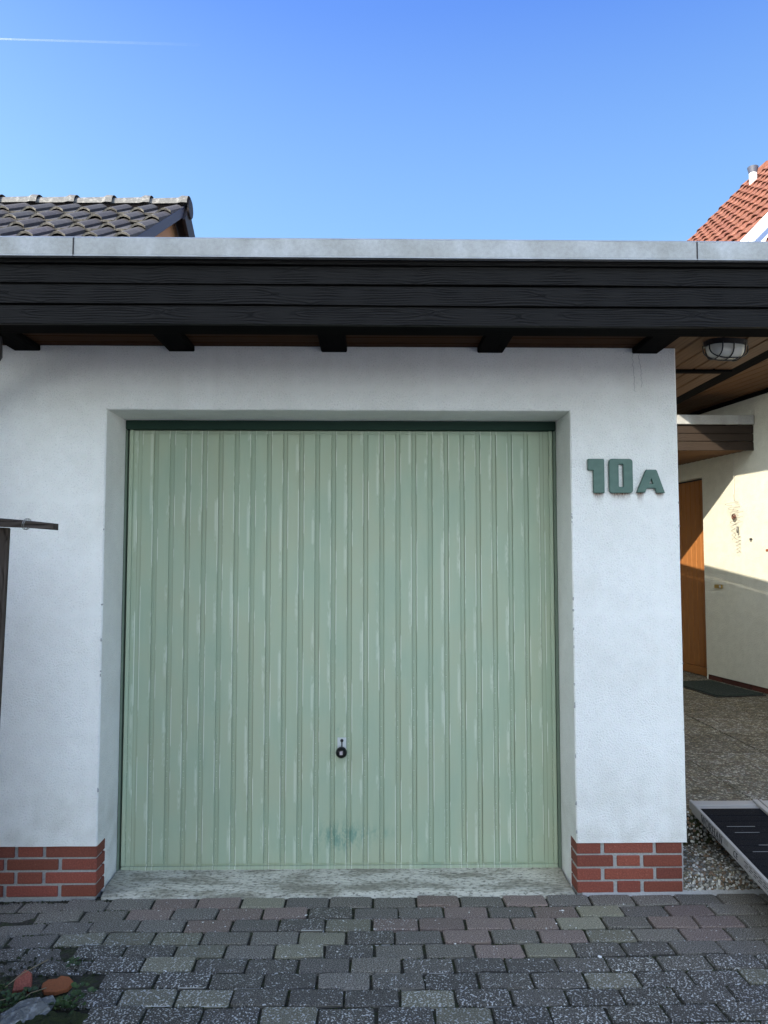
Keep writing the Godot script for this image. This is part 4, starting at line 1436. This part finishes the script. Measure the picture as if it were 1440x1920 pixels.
# ------------------------------------------------------------------ old fence at the left edge
func build_fence() -> void:
	var F := node(self, "wooden_fence", Vector3(-1.42, 0, -3.0))
	tag(F, "weathered dark wooden fence with a crooked top rail at the left edge", "fence")
	for i in 9:
		var x := -0.055 - i * 0.125
		var tf := Transform3D(Basis.from_euler(Vector3(0, 0, -0.022 + rng.randf_range(-0.01, 0.01) * mini(i, 1))), Vector3(x, 0.86, rng.randf_range(-0.004, 0.004)))
		put(F, "fence_board", box(Vector3.ZERO, Vector3(0.118, 1.705, 0.028), 0.004, 1, roff(), tf), M.weathered_wood)
	# unseen run of boards added along the drive to darken the lower left
	for i in 26:
		put(F, "fence_board", box(Vector3(-0.075 - 0.002 * (i % 3), 0.86, 0.10 + i * 0.125), Vector3(0.028, 1.70 + 0.02 * sin(i * 2.3), 0.118), 0.004, 1, roff()), M.weathered_wood)
	var st := begin()
	var pts := PackedVector3Array()
	# split rail, its end sawn off and slightly bent
	for k in 13:
		var t := k / 12.0
		pts.append(Vector3(lerpf(-1.2, 0.212, t), 1.733 + lerpf(0.006, -0.018, clampf((t - 0.75) * 4, 0, 1)) + 0.002 * sin(k * 1.9), 0.028))
	for k in 12:
		var a := pts[k]
		var b := pts[k + 1]
		var ha := 0.0155 + 0.0015 * sin(k * 2.1)
		var hb := 0.0155 + 0.0015 * sin((k + 1) * 2.1)
		if k == 11: hb = 0.0125
		var da := 0.026
		var o := Vector2(0.3, 0.1)
		quad(st, a + Vector3(0, -ha, da), b + Vector3(0, -hb, da), b + Vector3(0, hb * 0.7, da), a + Vector3(0, ha * 0.7, da), Vector3.BACK, 0, o)
		quad(st, a + Vector3(0, ha * 0.7, da), b + Vector3(0, hb * 0.7, da), b + Vector3(0, hb, da * 0.5), a + Vector3(0, ha, da * 0.5), Vector3(0, 1, 1), 0, o)
		quad(st, a + Vector3(0, ha, da * 0.5), b + Vector3(0, hb, da * 0.5), b + Vector3(0, hb, -da), a + Vector3(0, ha, -da), Vector3.UP, 0, o)
		quad(st, a + Vector3(0, -ha, -da), b + Vector3(0, -hb, -da), b + Vector3(0, -hb, da), a + Vector3(0, -ha, da), Vector3.DOWN, 0, o)
		quad(st, a + Vector3(0, -ha, -da), b + Vector3(0, -hb, -da), b + Vector3(0, hb, -da), a + Vector3(0, ha, -da), Vector3.FORWARD, 0, o)
		if k == 11:
			quad(st, b + Vector3(0, -hb, -da), b + Vector3(0, -hb, da), b + Vector3(0, hb * 0.7, da), b + Vector3(0, hb, -da), Vector3.RIGHT, 1, o)
	put(F, "top_rail", done(st), M.weathered_wood)
	# wire loop wound round the rail near its end
	var wl := begin()
	for q in 2:
		var lp := PackedVector3Array()
		for k in 17:
			var a := TAU * k / 16.0
			lp.append(Vector3(0.098 + 0.006 * q + 0.004 * sin(a), 1.724 + 0.021 * sin(a), 0.028 + 0.031 * cos(a)))
		tube(wl, lp, 0.0014, 5)
	put(F, "wire_loop", done(wl), M.wire)

func build_added_hedge() -> void:  # unseen greenery added to darken the left wall and ground
	var st := begin()
	var n := noise(0.9, 4, 66)
	var lo := Vector3(-3.0, -0.05, -2.55)
	var hi := Vector3(-1.62, 2.55, 2.2)
	var rough := func(p: Vector3): return p + Vector3(n.get_noise_3dv(p * 4.0), n.get_noise_3dv(p * 4.0 + Vector3(70, 0, 0)), n.get_noise_3dv(p * 4.0 + Vector3(0, 70, 0))) * Vector3(0.10, 0.16, 0.10)
	for f in [[Vector3(hi.x, lo.y, lo.z), Vector3(hi.x, lo.y, hi.z), Vector3(hi.x, hi.y, hi.z), Vector3(hi.x, hi.y, lo.z), Vector3.RIGHT], [Vector3(lo.x, lo.y, lo.z), Vector3(hi.x, lo.y, lo.z), Vector3(hi.x, hi.y, lo.z), Vector3(lo.x, hi.y, lo.z), Vector3.FORWARD], [Vector3(lo.x, lo.y, hi.z), Vector3(hi.x, lo.y, hi.z), Vector3(hi.x, hi.y, hi.z), Vector3(lo.x, hi.y, hi.z), Vector3.BACK], [Vector3(lo.x, hi.y, lo.z), Vector3(hi.x, hi.y, lo.z), Vector3(hi.x, hi.y, hi.z), Vector3(lo.x, hi.y, hi.z), Vector3.UP]]:
		var a: Vector3 = f[0]
		var b: Vector3 = f[1]
		var c: Vector3 = f[2]
		var d: Vector3 = f[3]
		patch(st, 40, 30, func(u: float, v: float): return rough.call(a.lerp(b, u).lerp(d.lerp(c, u), v)), f[4])
	var h := put(self, "added_hedge", done(st), M.moss)
	tag(h, "unseen evergreen block added behind the wooden fence to darken the left wall", "added_hedge")

# ------------------------------------------------------------------ small things
func letter(parent: Node3D, called: String, poly: Array, hole: Array) -> void:
	var st := begin()
	prism(st, PackedVector2Array(poly), PackedVector2Array(hole), 0.004, 0.017, 0.0025)
	put(parent, called, done(st), M.sign_green)

func rounded(x0: float, y0: float, x1: float, y1: float, r: float, n := 4) -> Array:
	var out := []
	for q in [[x1 - r, y1 - r, 0.0], [x0 + r, y1 - r, PI / 2], [x0 + r, y0 + r, PI], [x1 - r, y0 + r, PI * 1.5]]:
		for k in n + 1:
			var a: float = q[2] + PI / 2 * k / n
			out.append(Vector2(q[0] + cos(a) * r, q[1] + sin(a) * r))
	return out

func build_details() -> void:
	# house number 10A
	var S := node(self, "house_number", Vector3(0, 0, WZ + 0.001))
	tag(S, "green raised house number 10A on the white wall right of the garage door", "house number")
	letter(S, "digit_one", [Vector2(1.065, 2.030), Vector2(1.069, 2.026), Vector2(1.091, 2.026), Vector2(1.091, 1.918), Vector2(1.095, 1.914), Vector2(1.142, 1.914), Vector2(1.146, 1.918), Vector2(1.146, 2.079), Vector2(1.142, 2.083), Vector2(1.069, 2.083), Vector2(1.065, 2.079)], [])
	letter(S, "digit_zero", rounded(1.169, 1.914, 1.286, 2.083, 0.016), rounded(1.2165, 1.945, 1.239, 2.056, 0.003, 1))
	letter(S, "letter_a", [Vector2(1.303, 1.917), Vector2(1.3455, 1.917), Vector2(1.354, 1.938), Vector2(1.394, 1.938), Vector2(1.402, 1.915), Vector2(1.443, 1.915), Vector2(1.406, 2.024), Vector2(1.400, 2.030), Vector2(1.356, 2.030), Vector2(1.350, 2.026)], [Vector2(1.3665, 1.961), Vector2(1.3845, 1.961), Vector2(1.3765, 1.985)])
	for r in [[1.091, 1.146, 0.075], [1.172, 1.283, 0.07], [1.305, 1.344, 0.085], [1.402, 1.442, 0.06]]:
		var q := begin()
		var a := Vector3(r[0], 1.914 - r[2], 0.0028)
		var b := Vector3(r[1], 1.914 - r[2], 0.0028)
		var c := Vector3(r[1], 1.917, 0.0028)
		var d := Vector3(r[0], 1.917, 0.0028)
		tri(q, a, b, c, Vector3.BACK, Vector2(0, 1), Vector2(1, 1), Vector2(1, 0))
		tri(q, a, c, d, Vector3.BACK, Vector2(0, 1), Vector2(1, 0), Vector2(0, 0))
		put(S, "rust_stain", done(q), M.rust_stain)
	build_lamp()
	build_ramp()
	build_ornament()
	# doorbell, hook, small shelf on the yellow wall, doormat
	var bell := node(self, "doorbell", HX * Vector3(0.271, 1.303, 0.0))
	bell.basis = HX.basis
	tag(bell, "small brass doorbell box on the yellow wall beside the front door", "doorbell")
	put(bell, "housing", box(Vector3(0, 0, 0.012), Vector3(0.125, 0.040, 0.022), 0.004), M.brass)
	put(bell, "button", box(Vector3(0.045, 0, 0.026), Vector3(0.022, 0.024, 0.01), 0.003), M.bare_metal)
	var hook := put(self, "wall_hook", box(Vector3(0, 0, 0.012), Vector3(0.018, 0.022, 0.03), 0.005), M.black_plastic)
	hook.transform = HX * Transform3D(Basis(), Vector3(0.839, 1.801, 0.0))
	tag(hook, "tiny black hook on the sunlit yellow wall right of the hanging ornament", "hook")
	var sh := node(self, "wall_shelf", Vector3.ZERO)
	sh.transform = HX * Transform3D(Basis(), Vector3(1.40, 1.682, 0.0))
	tag(sh, "small reddish brown wooden shelf on the sunlit yellow wall", "shelf")
	put(sh, "board", box(Vector3(0, 0, 0.06), Vector3(0.40, 0.026, 0.12), 0.004, 0, roff()), M.terracotta)
	for x in [-0.13, 0.13]:
		put(sh, "bracket", box(Vector3(x, -0.05, 0.07), Vector3(0.02, 0.075, 0.12), 0.004), M.slate_disc)
	var dm := node(self, "doormat", HX * Vector3(0.62, 0.268, 0.33))
	dm.basis = HX.basis
	tag(dm, "dark green doormat on the pebbled floor before the front door", "doormat")
	put(dm, "mat", box(Vector3(0, 0.009, 0), Vector3(0.88, 0.018, 0.50), 0.006, 0, roff()), M.mat_fibre)
	put(dm, "rubber_edge", box(Vector3(0, 0.004, 0), Vector3(0.91, 0.008, 0.53), 0.002), M.black_plastic)
	build_rubble()
	# vapour trail high up: short lengths, thinner and fainter towards its tail
	var ct := begin()
	for k in 16:
		var t := k / 15.0
		var t2 := (k + 1.02) / 15.0
		ct.set_color(Color(0.75, 0.78, 0.82, lerpf(0.17, 0.0, pow(t, 0.35))))
		var p := Vector3(lerpf(-2455.0, -1130.0, t), lerpf(3425.0, 3400.0, t), -4900.0)
		var q := Vector3(lerpf(-2455.0, -1130.0, t2), lerpf(3425.0, 3400.0, t2), -4900.0)
		tube(ct, PackedVector3Array([p, q]), lerpf(5.0, 9.0, t), 6)
	var tr := put(self, "contrail", done(ct), M.contrail)
	tag(tr, "thin white vapour trail fading across the blue sky at upper left", "contrail")

func build_lamp() -> void:
	var L := node(self, "ceiling_lamp", Vector3(1.712, 2.638, -3.63))
	L.rotation.y = 0.18
	tag(L, "oval bulkhead lamp with dark wire cage under the passage soffit", "lamp")
	var dome := func(u: float, v: float, gx: float, gz: float, gh: float):
		var a := TAU * u
		var p := PI * 0.5 * v
		var ca := cos(a)
		var sa := sin(a)
		var sx := signf(ca) * pow(absf(ca), 0.75)
		var sz := signf(sa) * pow(absf(sa), 0.75)
		return Vector3(sx * gx * pow(cos(p), 0.45), -0.018 - gh * pow(sin(p), 0.8), sz * gz * pow(cos(p), 0.45))
	var st := begin()
	patch(st, 30, 10, func(u: float, v: float): return dome.call(u, v, 0.094, 0.058, 0.062), Vector3.DOWN)
	put(L, "glass", done(st), M.lamp_glass)
	var base := begin()
	var ring := PackedVector3Array()
	var n := 28
	var o := PackedVector2Array()
	for k in n:
		var a := TAU * k / n
		o.append(Vector2(signf(cos(a)) * pow(absf(cos(a)), 0.75) * 0.104, signf(sin(a)) * pow(absf(sin(a)), 0.75) * 0.068))
	for k in n:
		var p := o[k]
		var q := o[(k + 1) % n]
		quad(base, Vector3(p.x, 0.002, p.y), Vector3(q.x, 0.002, q.y), Vector3(q.x * 0.98, -0.024, q.y * 0.98), Vector3(p.x * 0.98, -0.024, p.y * 0.98), Vector3(p.x, 0, p.y))
		quad(base, Vector3(p.x * 0.98, -0.024, p.y * 0.98), Vector3(q.x * 0.98, -0.024, q.y * 0.98), Vector3(q.x * 0.8, -0.022, q.y * 0.8), Vector3(p.x * 0.8, -0.022, p.y * 0.8), Vector3.DOWN)
	put(L, "base", done(base), M.black_plastic)
	for x in [-0.060, 0.0, 0.060]:
		var b := begin()
		var pts := PackedVector3Array()
		for k in 15:
			var t := PI * k / 14.0
			pts.append(Vector3(x, -0.018 - 0.068 * pow(sin(t), 0.6), cos(t) * 0.067))
		tube(b, pts, 0.0032, 6)
		put(L, "cage_bar", done(b), M.black_plastic)
	for z in [-0.026, 0.026]:
		var b := begin()
		var pts := PackedVector3Array()
		for k in 19:
			var t := PI * k / 18.0
			pts.append(Vector3(cos(t) * 0.104, -0.018 - 0.066 * pow(sin(t), 0.5), z))
		tube(b, pts, 0.0032, 6)
		put(L, "cage_bar", done(b), M.black_plastic)

func build_ramp() -> void:
	# folding ramp: rises from the paving to the passage slab; own axes: x across, z down the ramp, origin at the top end
	var R := node(self, "folding_ramp", Vector3(1.700, 0.272, -4.17))
	R.rotation.x = atan(0.128)
	tag(R, "folding aluminium ramp with black grip surface leading up to the passage", "ramp")
	var Ln := 2.06
	for h in 2:
		var x0 := 0.0 if h == 0 else 0.375
		var w := 0.365
		put(R, "deck", box(Vector3(x0 + w / 2, 0.020, Ln / 2), Vector3(w - 0.03, 0.008, Ln - 0.01), 0.0, 2), M.aluminium)
		put(R, "grip_surface", box(Vector3(x0 + w / 2, 0.0255, Ln / 2 + 0.03), Vector3(w - 0.036, 0.0035, Ln - 0.10), 0.001, 2), M.ramp_grip)
		for s in [x0 + 0.008, x0 + w - 0.010]:
			put(R, "side_rail", box(Vector3(s, 0.013, Ln / 2), Vector3(0.016 if s < x0 + 0.1 else 0.03, 0.056, Ln), 0.003, 2), M.aluminium)
		put(R, "top_lip", box(Vector3(x0 + w / 2, 0.027, 0.018), Vector3(w - 0.04, 0.006, 0.05), 0.001), M.aluminium)
		# raised wear lines across the tread
		for i in 30:
			var z := 0.16 + i * 0.062
			put(R, "grip_line", box(Vector3(x0 + w / 2, 0.0282, z), Vector3(w - 0.05, 0.002, 0.006), 0.0008), M.ramp_grip)
			if h == 0 and i > 0 and i < 26 and rng.randf() < 0.8:
				var len_ := rng.randf_range(0.06, 0.15)
				put(R, "worn_line", box(Vector3(x0 + w * (0.36 + 0.012 * (i % 3)) + rng.randf_range(-0.02, 0.05), 0.0296, z), Vector3(len_, 0.001, 0.0035), 0.0), M.worn_grip)
	put(R, "hinge_strip", box(Vector3(0.370, 0.028, Ln / 2), Vector3(0.012, 0.012, Ln - 0.02), 0.002, 2), M.black_plastic)
	# print on the outer side of the left rail
	var font := SystemFont.new()
	font.font_names = PackedStringArray(["Droid Serif"])
	var sans := SystemFont.new()
	sans.font_names = PackedStringArray(["Droid Sans"])
	for q in [["WORHAN", font, 0.052, 0.150], ["CE", sans, 0.040, 0.505]]:
		var tm := TextMesh.new()
		tm.text = q[0]
		tm.font = q[1]
		tm.font_size = 64
		tm.pixel_size = q[2] / 64.0
		tm.depth = 0.001
		tm.horizontal_alignment = HORIZONTAL_ALIGNMENT_LEFT
		var o := put(R, "rail_print", tm, M.ink)
		o.transform = Transform3D(Basis(Vector3(0, 0, 1), Vector3(0, 1, 0), Vector3(-1, 0, 0)), Vector3(-0.0006, 0.011, q[3]))
	for i in 3:
		for k in 7:
			put(R, "rail_print", box(Vector3(-0.0004, 0.026 - i * 0.010, 0.625 + k * 0.042 + 0.01 * (i % 2)), Vector3(0.001, 0.0026, rng.randf_range(0.02, 0.036)), 0.0), M.ink)
	for k in 4:
		put(R, "rail_print", box(Vector3(-0.0004, 0.030 - k * 0.006, 0.43), Vector3(0.001, 0.0016, 0.045), 0.0), M.slate_disc)

func coil(n_turn: float, r0: float, r1: float, y0: float, y1: float, x: float, n := 60) -> PackedVector3Array:
	var p := PackedVector3Array()
	for k in n + 1:
		var t := float(k) / n
		var a := TAU * n_turn * t
		var r := lerpf(r0, r1, t)
		p.append(Vector3(x + cos(a) * r, lerpf(y0, y1, t), 0.05 + sin(a) * r))
	return p

func build_ornament() -> void:
	var O := Node3D.new()
	O.name = "hanging_ornament"
	O.transform = HX * Transform3D(Basis(), Vector3(0.60, 0.0, -0.02))
	add_child(O, true)
	tag(O, "hanging wire spiral ornament with two discs on the sunlit yellow wall", "ornament")
	var c := begin()
	tube(c, PackedVector3Array([Vector3(0.0, 2.72, 0.03), Vector3(0.0, 2.27, 0.05)]), 0.002, 5)
	put(O, "cord", done(c), M.cream_cord)
	var w := begin()
	tube(w, PackedVector3Array([Vector3(0.0, 2.28, 0.05), Vector3(0.01, 2.21, 0.05), Vector3(0.08, 2.19, 0.05)]), 0.0019, 5)
	tube(w, coil(2.2, 0.09, 0.035, 2.19, 2.09, 0.0), 0.0019, 5)
	tube(w, coil(3.6, 0.055, 0.03, 2.14, 1.95, 0.075, 90), 0.0019, 5)
	put(O, "wire_spiral", done(w), M.wire)
	var w2 := begin()
	tube(w2, coil(4.5, 0.028, 0.012, 2.00, 1.80, -0.02, 90), 0.0018, 5)
	tube(w2, coil(5.5, 0.030, 0.014, 1.86, 1.66, 0.055, 110), 0.0018, 5)
	put(O, "lower_spiral", done(w2), M.wire)
	var r := begin()
	for q in [[0.027, 0.007], [0.010, 0.006]]:
		var lp := PackedVector3Array()
		for k in 25:
			var a := TAU * k / 24.0
			lp.append(Vector3(-0.005 + cos(a) * q[0], 2.043 + sin(a) * q[0], 0.05))
		tube(r, lp, q[1], 7)
	put(O, "copper_ring", done(r), M.copper)
	var d := begin()
	tube(d, PackedVector3Array([Vector3(0.055, 1.905, 0.043), Vector3(0.045, 1.905, 0.053)]), 0.036, 20)
	put(O, "dark_disc", done(d), M.slate_disc)

func lump(pts_n: int, r: Vector3, sd: int, rough: float) -> ArrayMesh:
	var n := noise(1.2, 3, sd)
	var st := begin()
	patch(st, pts_n, pts_n / 2, func(u: float, v: float):
		var a := TAU * u
		var p := PI * (0.5 - v)
		var d := Vector3(cos(a) * cos(p), sin(p), sin(a) * cos(p))
		var k := 1.0 + rough * n.get_noise_3dv(d * 1.4)
		return d * r * k, Vector3.UP)
	# normals by the shape itself
	var mdt := MeshDataTool.new()
	var m := st.commit()
	var out := begin()
	var arr := m.surface_get_arrays(0)
	var V: PackedVector3Array = arr[Mesh.ARRAY_VERTEX]
	for i in range(0, V.size(), 3):
		var c := (V[i] + V[i + 1] + V[i + 2]) / 3.0
		tri(out, V[i], V[i + 1], V[i + 2], c / (r * r))
	return done(out)

func shard(poly: Array, y0: float, y1: float) -> ArrayMesh:
	var st := begin()
	prism(st, PackedVector2Array(poly), PackedVector2Array(), y0, y1, 0.003)
	return done(st)

func leaf_mesh(sd: int) -> ArrayMesh:
	var r := RandomNumberGenerator.new()
	r.seed = sd
	var st := begin()
	var L := r.randf_range(0.010, 0.021)
	var W := L * r.randf_range(0.42, 0.6)
	var g := r.randf_range(0.7, 1.2)
	st.set_color(Color(0.042 * g, 0.078 * g, 0.022 * g))
	var rim := [Vector3(0, 0, 0), Vector3(W * 0.8, 0.004, L * 0.3), Vector3(W, 0.003, L * 0.6), Vector3(W * 0.6, 0.0, L * 0.9), Vector3(0, -0.004, L), Vector3(-W * 0.6, 0.0, L * 0.9), Vector3(-W, 0.003, L * 0.6), Vector3(-W * 0.8, 0.004, L * 0.3)]
	for i in 8:
		tri(st, Vector3(0, -0.003, L * 0.5), rim[i], rim[(i + 1) % 8], Vector3.UP)
	return done(st)

func build_rubble() -> void:
	# broken tile, dark brick bit, grey stone, weeds, moss at the lower left
	var t := put(self, "broken_tile", shard([Vector2(-0.062, -0.012), Vector2(-0.048, -0.040), Vector2(0.0, -0.052), Vector2(0.05, -0.040), Vector2(0.070, -0.006), Vector2(0.046, 0.030), Vector2(0.010, 0.044), Vector2(-0.004, 0.028), Vector2(-0.040, 0.030), Vector2(-0.060, 0.012)], -0.009, 0.010), M.terracotta)
	t.transform = Transform3D(Basis.from_euler(Vector3(-PI / 2 + 0.22, 0.25, 0.0)).scaled(Vector3(0.84, 0.84, 0.84)), Vector3(-1.155, 0.022, -2.965))
	tag(t, "orange broken roof tile piece lying among weeds", "tile fragment")
	var b := put(self, "brick_fragment", shard([Vector2(-0.035, -0.03), Vector2(0.03, -0.034), Vector2(0.026, 0.028), Vector2(0.002, 0.048), Vector2(-0.03, 0.02)], -0.012, 0.014), M.brick)
	b.transform = Transform3D(Basis.from_euler(Vector3(-PI / 2 + 0.5, 0.2, 0.1)), Vector3(-1.29, 0.012, -2.995))
	tag(b, "dark red brick fragment in the soil behind the orange tile piece", "brick fragment")
	var s := put(self, "grey_stone", lump(18, Vector3(0.10, 0.035, 0.055), 9, 0.5), M.grey_stone)
	s.transform = Transform3D(Basis.from_euler(Vector3(0.1, 0.75, 0.15)), Vector3(-1.205, 0.006, -2.785))
	tag(s, "mossy grey stone in the lower left corner below the broken tile", "stone")
	var places := [Vector3(-1.06, 0.0, -2.895), Vector3(-1.10, 0.0, -2.84), Vector3(-1.26, 0.0, -2.90), Vector3(-1.30, 0.0, -2.84), Vector3(-1.16, -0.004, -3.14), Vector3(-1.36, 0.0, -2.96)]
	var labels := ["small bright green weed just right of the broken orange tile", "low green weed in front of the broken orange tile", "dark green weed left of the broken orange tile", "weed at the left edge beside the grey stone", "single tiny weed between pavers near the left plinth", "weed beside the dark red brick fragment at the left edge"]
	var lm: Array[ArrayMesh] = []
	for i in 5: lm.append(leaf_mesh(700 + i))
	for i in places.size():
		var W := node(self, "weed", places[i])
		tag(W, labels[i], "weed", "weeds in the paving")
		var cnt := 38 if i < 4 else 12
		for k in cnt:
			var l := put(W, "leaf", lm[rng.randi() % 5], M.leaf)
			var az := rng.randf() * TAU
			var rad := rng.randf_range(0.0, 0.062 if i < 4 else 0.018)
			l.transform = Transform3D(Basis.from_euler(Vector3(rng.randf_range(-0.9, 0.1), az, rng.randf_range(-0.3, 0.3)), EULER_ORDER_YXZ), Vector3(sin(az) * rad, rng.randf_range(0.004, 0.026), cos(az) * rad))
	var mp := [[Vector3(-1.12, -0.004, -2.765), Vector3(0.075, 0.026, 0.055)], [Vector3(-1.03, -0.006, -2.775), Vector3(0.045, 0.02, 0.05)], [Vector3(-1.20, -0.004, -2.72), Vector3(0.07, 0.024, 0.05)]]
	var ml := ["moss cushion in front of the grey stone at lower left", "smaller moss cushion at the edge of the pavers, right of the others", "moss cushion nearest the lower left corner of the picture"]
	for i in 3:
		var m := put(self, "moss_cushion", lump(22, mp[i][1], 40 + i, 0.7), M.moss, mp[i][0])
		tag(m, ml[i], "moss", "moss cushions at the lower left")
	# dry stalks
	var dry := begin()
	for q in [[Vector3(-1.36, 0.01, -2.93), Vector3(-1.24, 0.05, -3.09)], [Vector3(-1.40, 0.01, -2.80), Vector3(-1.30, 0.02, -2.88)], [Vector3(-1.33, 0.02, -2.80), Vector3(-1.38, 0.04, -2.70)], [Vector3(-1.26, 0.01, -2.86), Vector3(-1.18, 0.03, -2.93)]]:
		tube(dry, PackedVector3Array([q[0], q[0].lerp(q[1], 0.5) + Vector3(0, 0.012, 0), q[1]]), 0.0018, 5)
	var ds := put(self, "dry_stalks", done(dry), M.straw)
	tag(ds, "thin dry stalks lying over the weeds at lower left", "stalks")
	kind(ds, "stuff")
	var clods := MultiMesh.new()
	clods.transform_format = MultiMesh.TRANSFORM_3D
	var cm := lump(8, Vector3(1, 0.7, 1), 91, 0.9)
	cm.surface_set_material(0, M.soil)
	clods.mesh = cm
	clods.instance_count = 420
	for i in 420:
		var x := rng.randf_range(-1.75, -1.12)
		var z := rng.randf_range(-3.3, -2.55)
		if rng.randf() < 0.35: z = -3.745 + rng.randf() * 0.02
		var sc := rng.randf_range(0.002, 0.008) * (0.6 if z < -3.25 else 1.0)
		clods.set_instance_transform(i, Transform3D(Basis.from_euler(Vector3(rng.randf() * 6, rng.randf() * 6, 0)).scaled_local(Vector3(sc, sc, sc)), Vector3(x, ground_dip(x, z) - 0.004, z)))
	var ci := MultiMeshInstance3D.new()
	ci.name = "soil_clods"
	ci.multimesh = clods
	add_child(ci, true)
	kind(ci, "stuff")
	tag(ci, "crumbs of dark soil between the broken pavers at lower left", "soil")
	# flakes of render and lichen crumbs on the paving; moss in the joints
	for spec in [["paint_flakes", 170, "plaster"], ["joint_moss", 900, "moss"]]:
		var q := begin()
		if spec[0] == "paint_flakes":
			for k in 5:
				var a0 := TAU * k / 5.0
				var a1 := TAU * (k + 1) / 5.0
				tri(q, Vector3(0, 0.12, 0), Vector3(cos(a0), 0, sin(a0) * 0.7), Vector3(cos(a1), 0, sin(a1) * 0.7), Vector3.UP)
		var mesh: Mesh = done(q) if spec[0] == "paint_flakes" else lump(8, Vector3(1, 0.5, 1), 77, 0.6)
		(mesh as ArrayMesh).surface_set_material(0, M[spec[2]])
		var mm := MultiMesh.new()
		mm.transform_format = MultiMesh.TRANSFORM_3D
		mm.mesh = mesh
		mm.instance_count = spec[1]
		for i in spec[1]:
			var x := rng.randf_range(-1.5, 1.7)
			var z := -3.62 + pow(rng.randf(), 1.6) * 1.0
			var sc := rng.randf_range(0.0018, 0.005) * (2.0 if rng.randf() < 0.06 else 1.0)
			var y := ground_dip(x, z) + 0.0015
			if spec[0] == "joint_moss":
				var r := int(rng.randf() * 9)
				z = -3.693 + r * 0.1118 + 0.0559 + rng.randf_range(-0.002, 0.002) + 0.012 * sin(x * 1.9 + 0.6) * minf(1.0, r * 0.2)
				sc = rng.randf_range(0.003, 0.0065)
				y = ground_dip(x, z) - 0.0085
			mm.set_instance_transform(i, Transform3D(Basis.from_euler(Vector3(rng.randf_range(-0.2, 0.2), rng.randf() * TAU, rng.randf_range(-0.2, 0.2))).scaled_local(Vector3(sc, sc, sc * rng.randf_range(0.7, 1.6))), Vector3(x, y, z)))
		var mi := MultiMeshInstance3D.new()
		mi.name = spec[0]
		mi.multimesh = mm
		add_child(mi, true)
		kind(mi, "stuff")
		tag(mi, "scattered white flakes of render and lichen on the paving" if spec[0] == "paint_flakes" else "dark moss growing in the joints of the paving", "flakes" if spec[0] == "paint_flakes" else "moss")
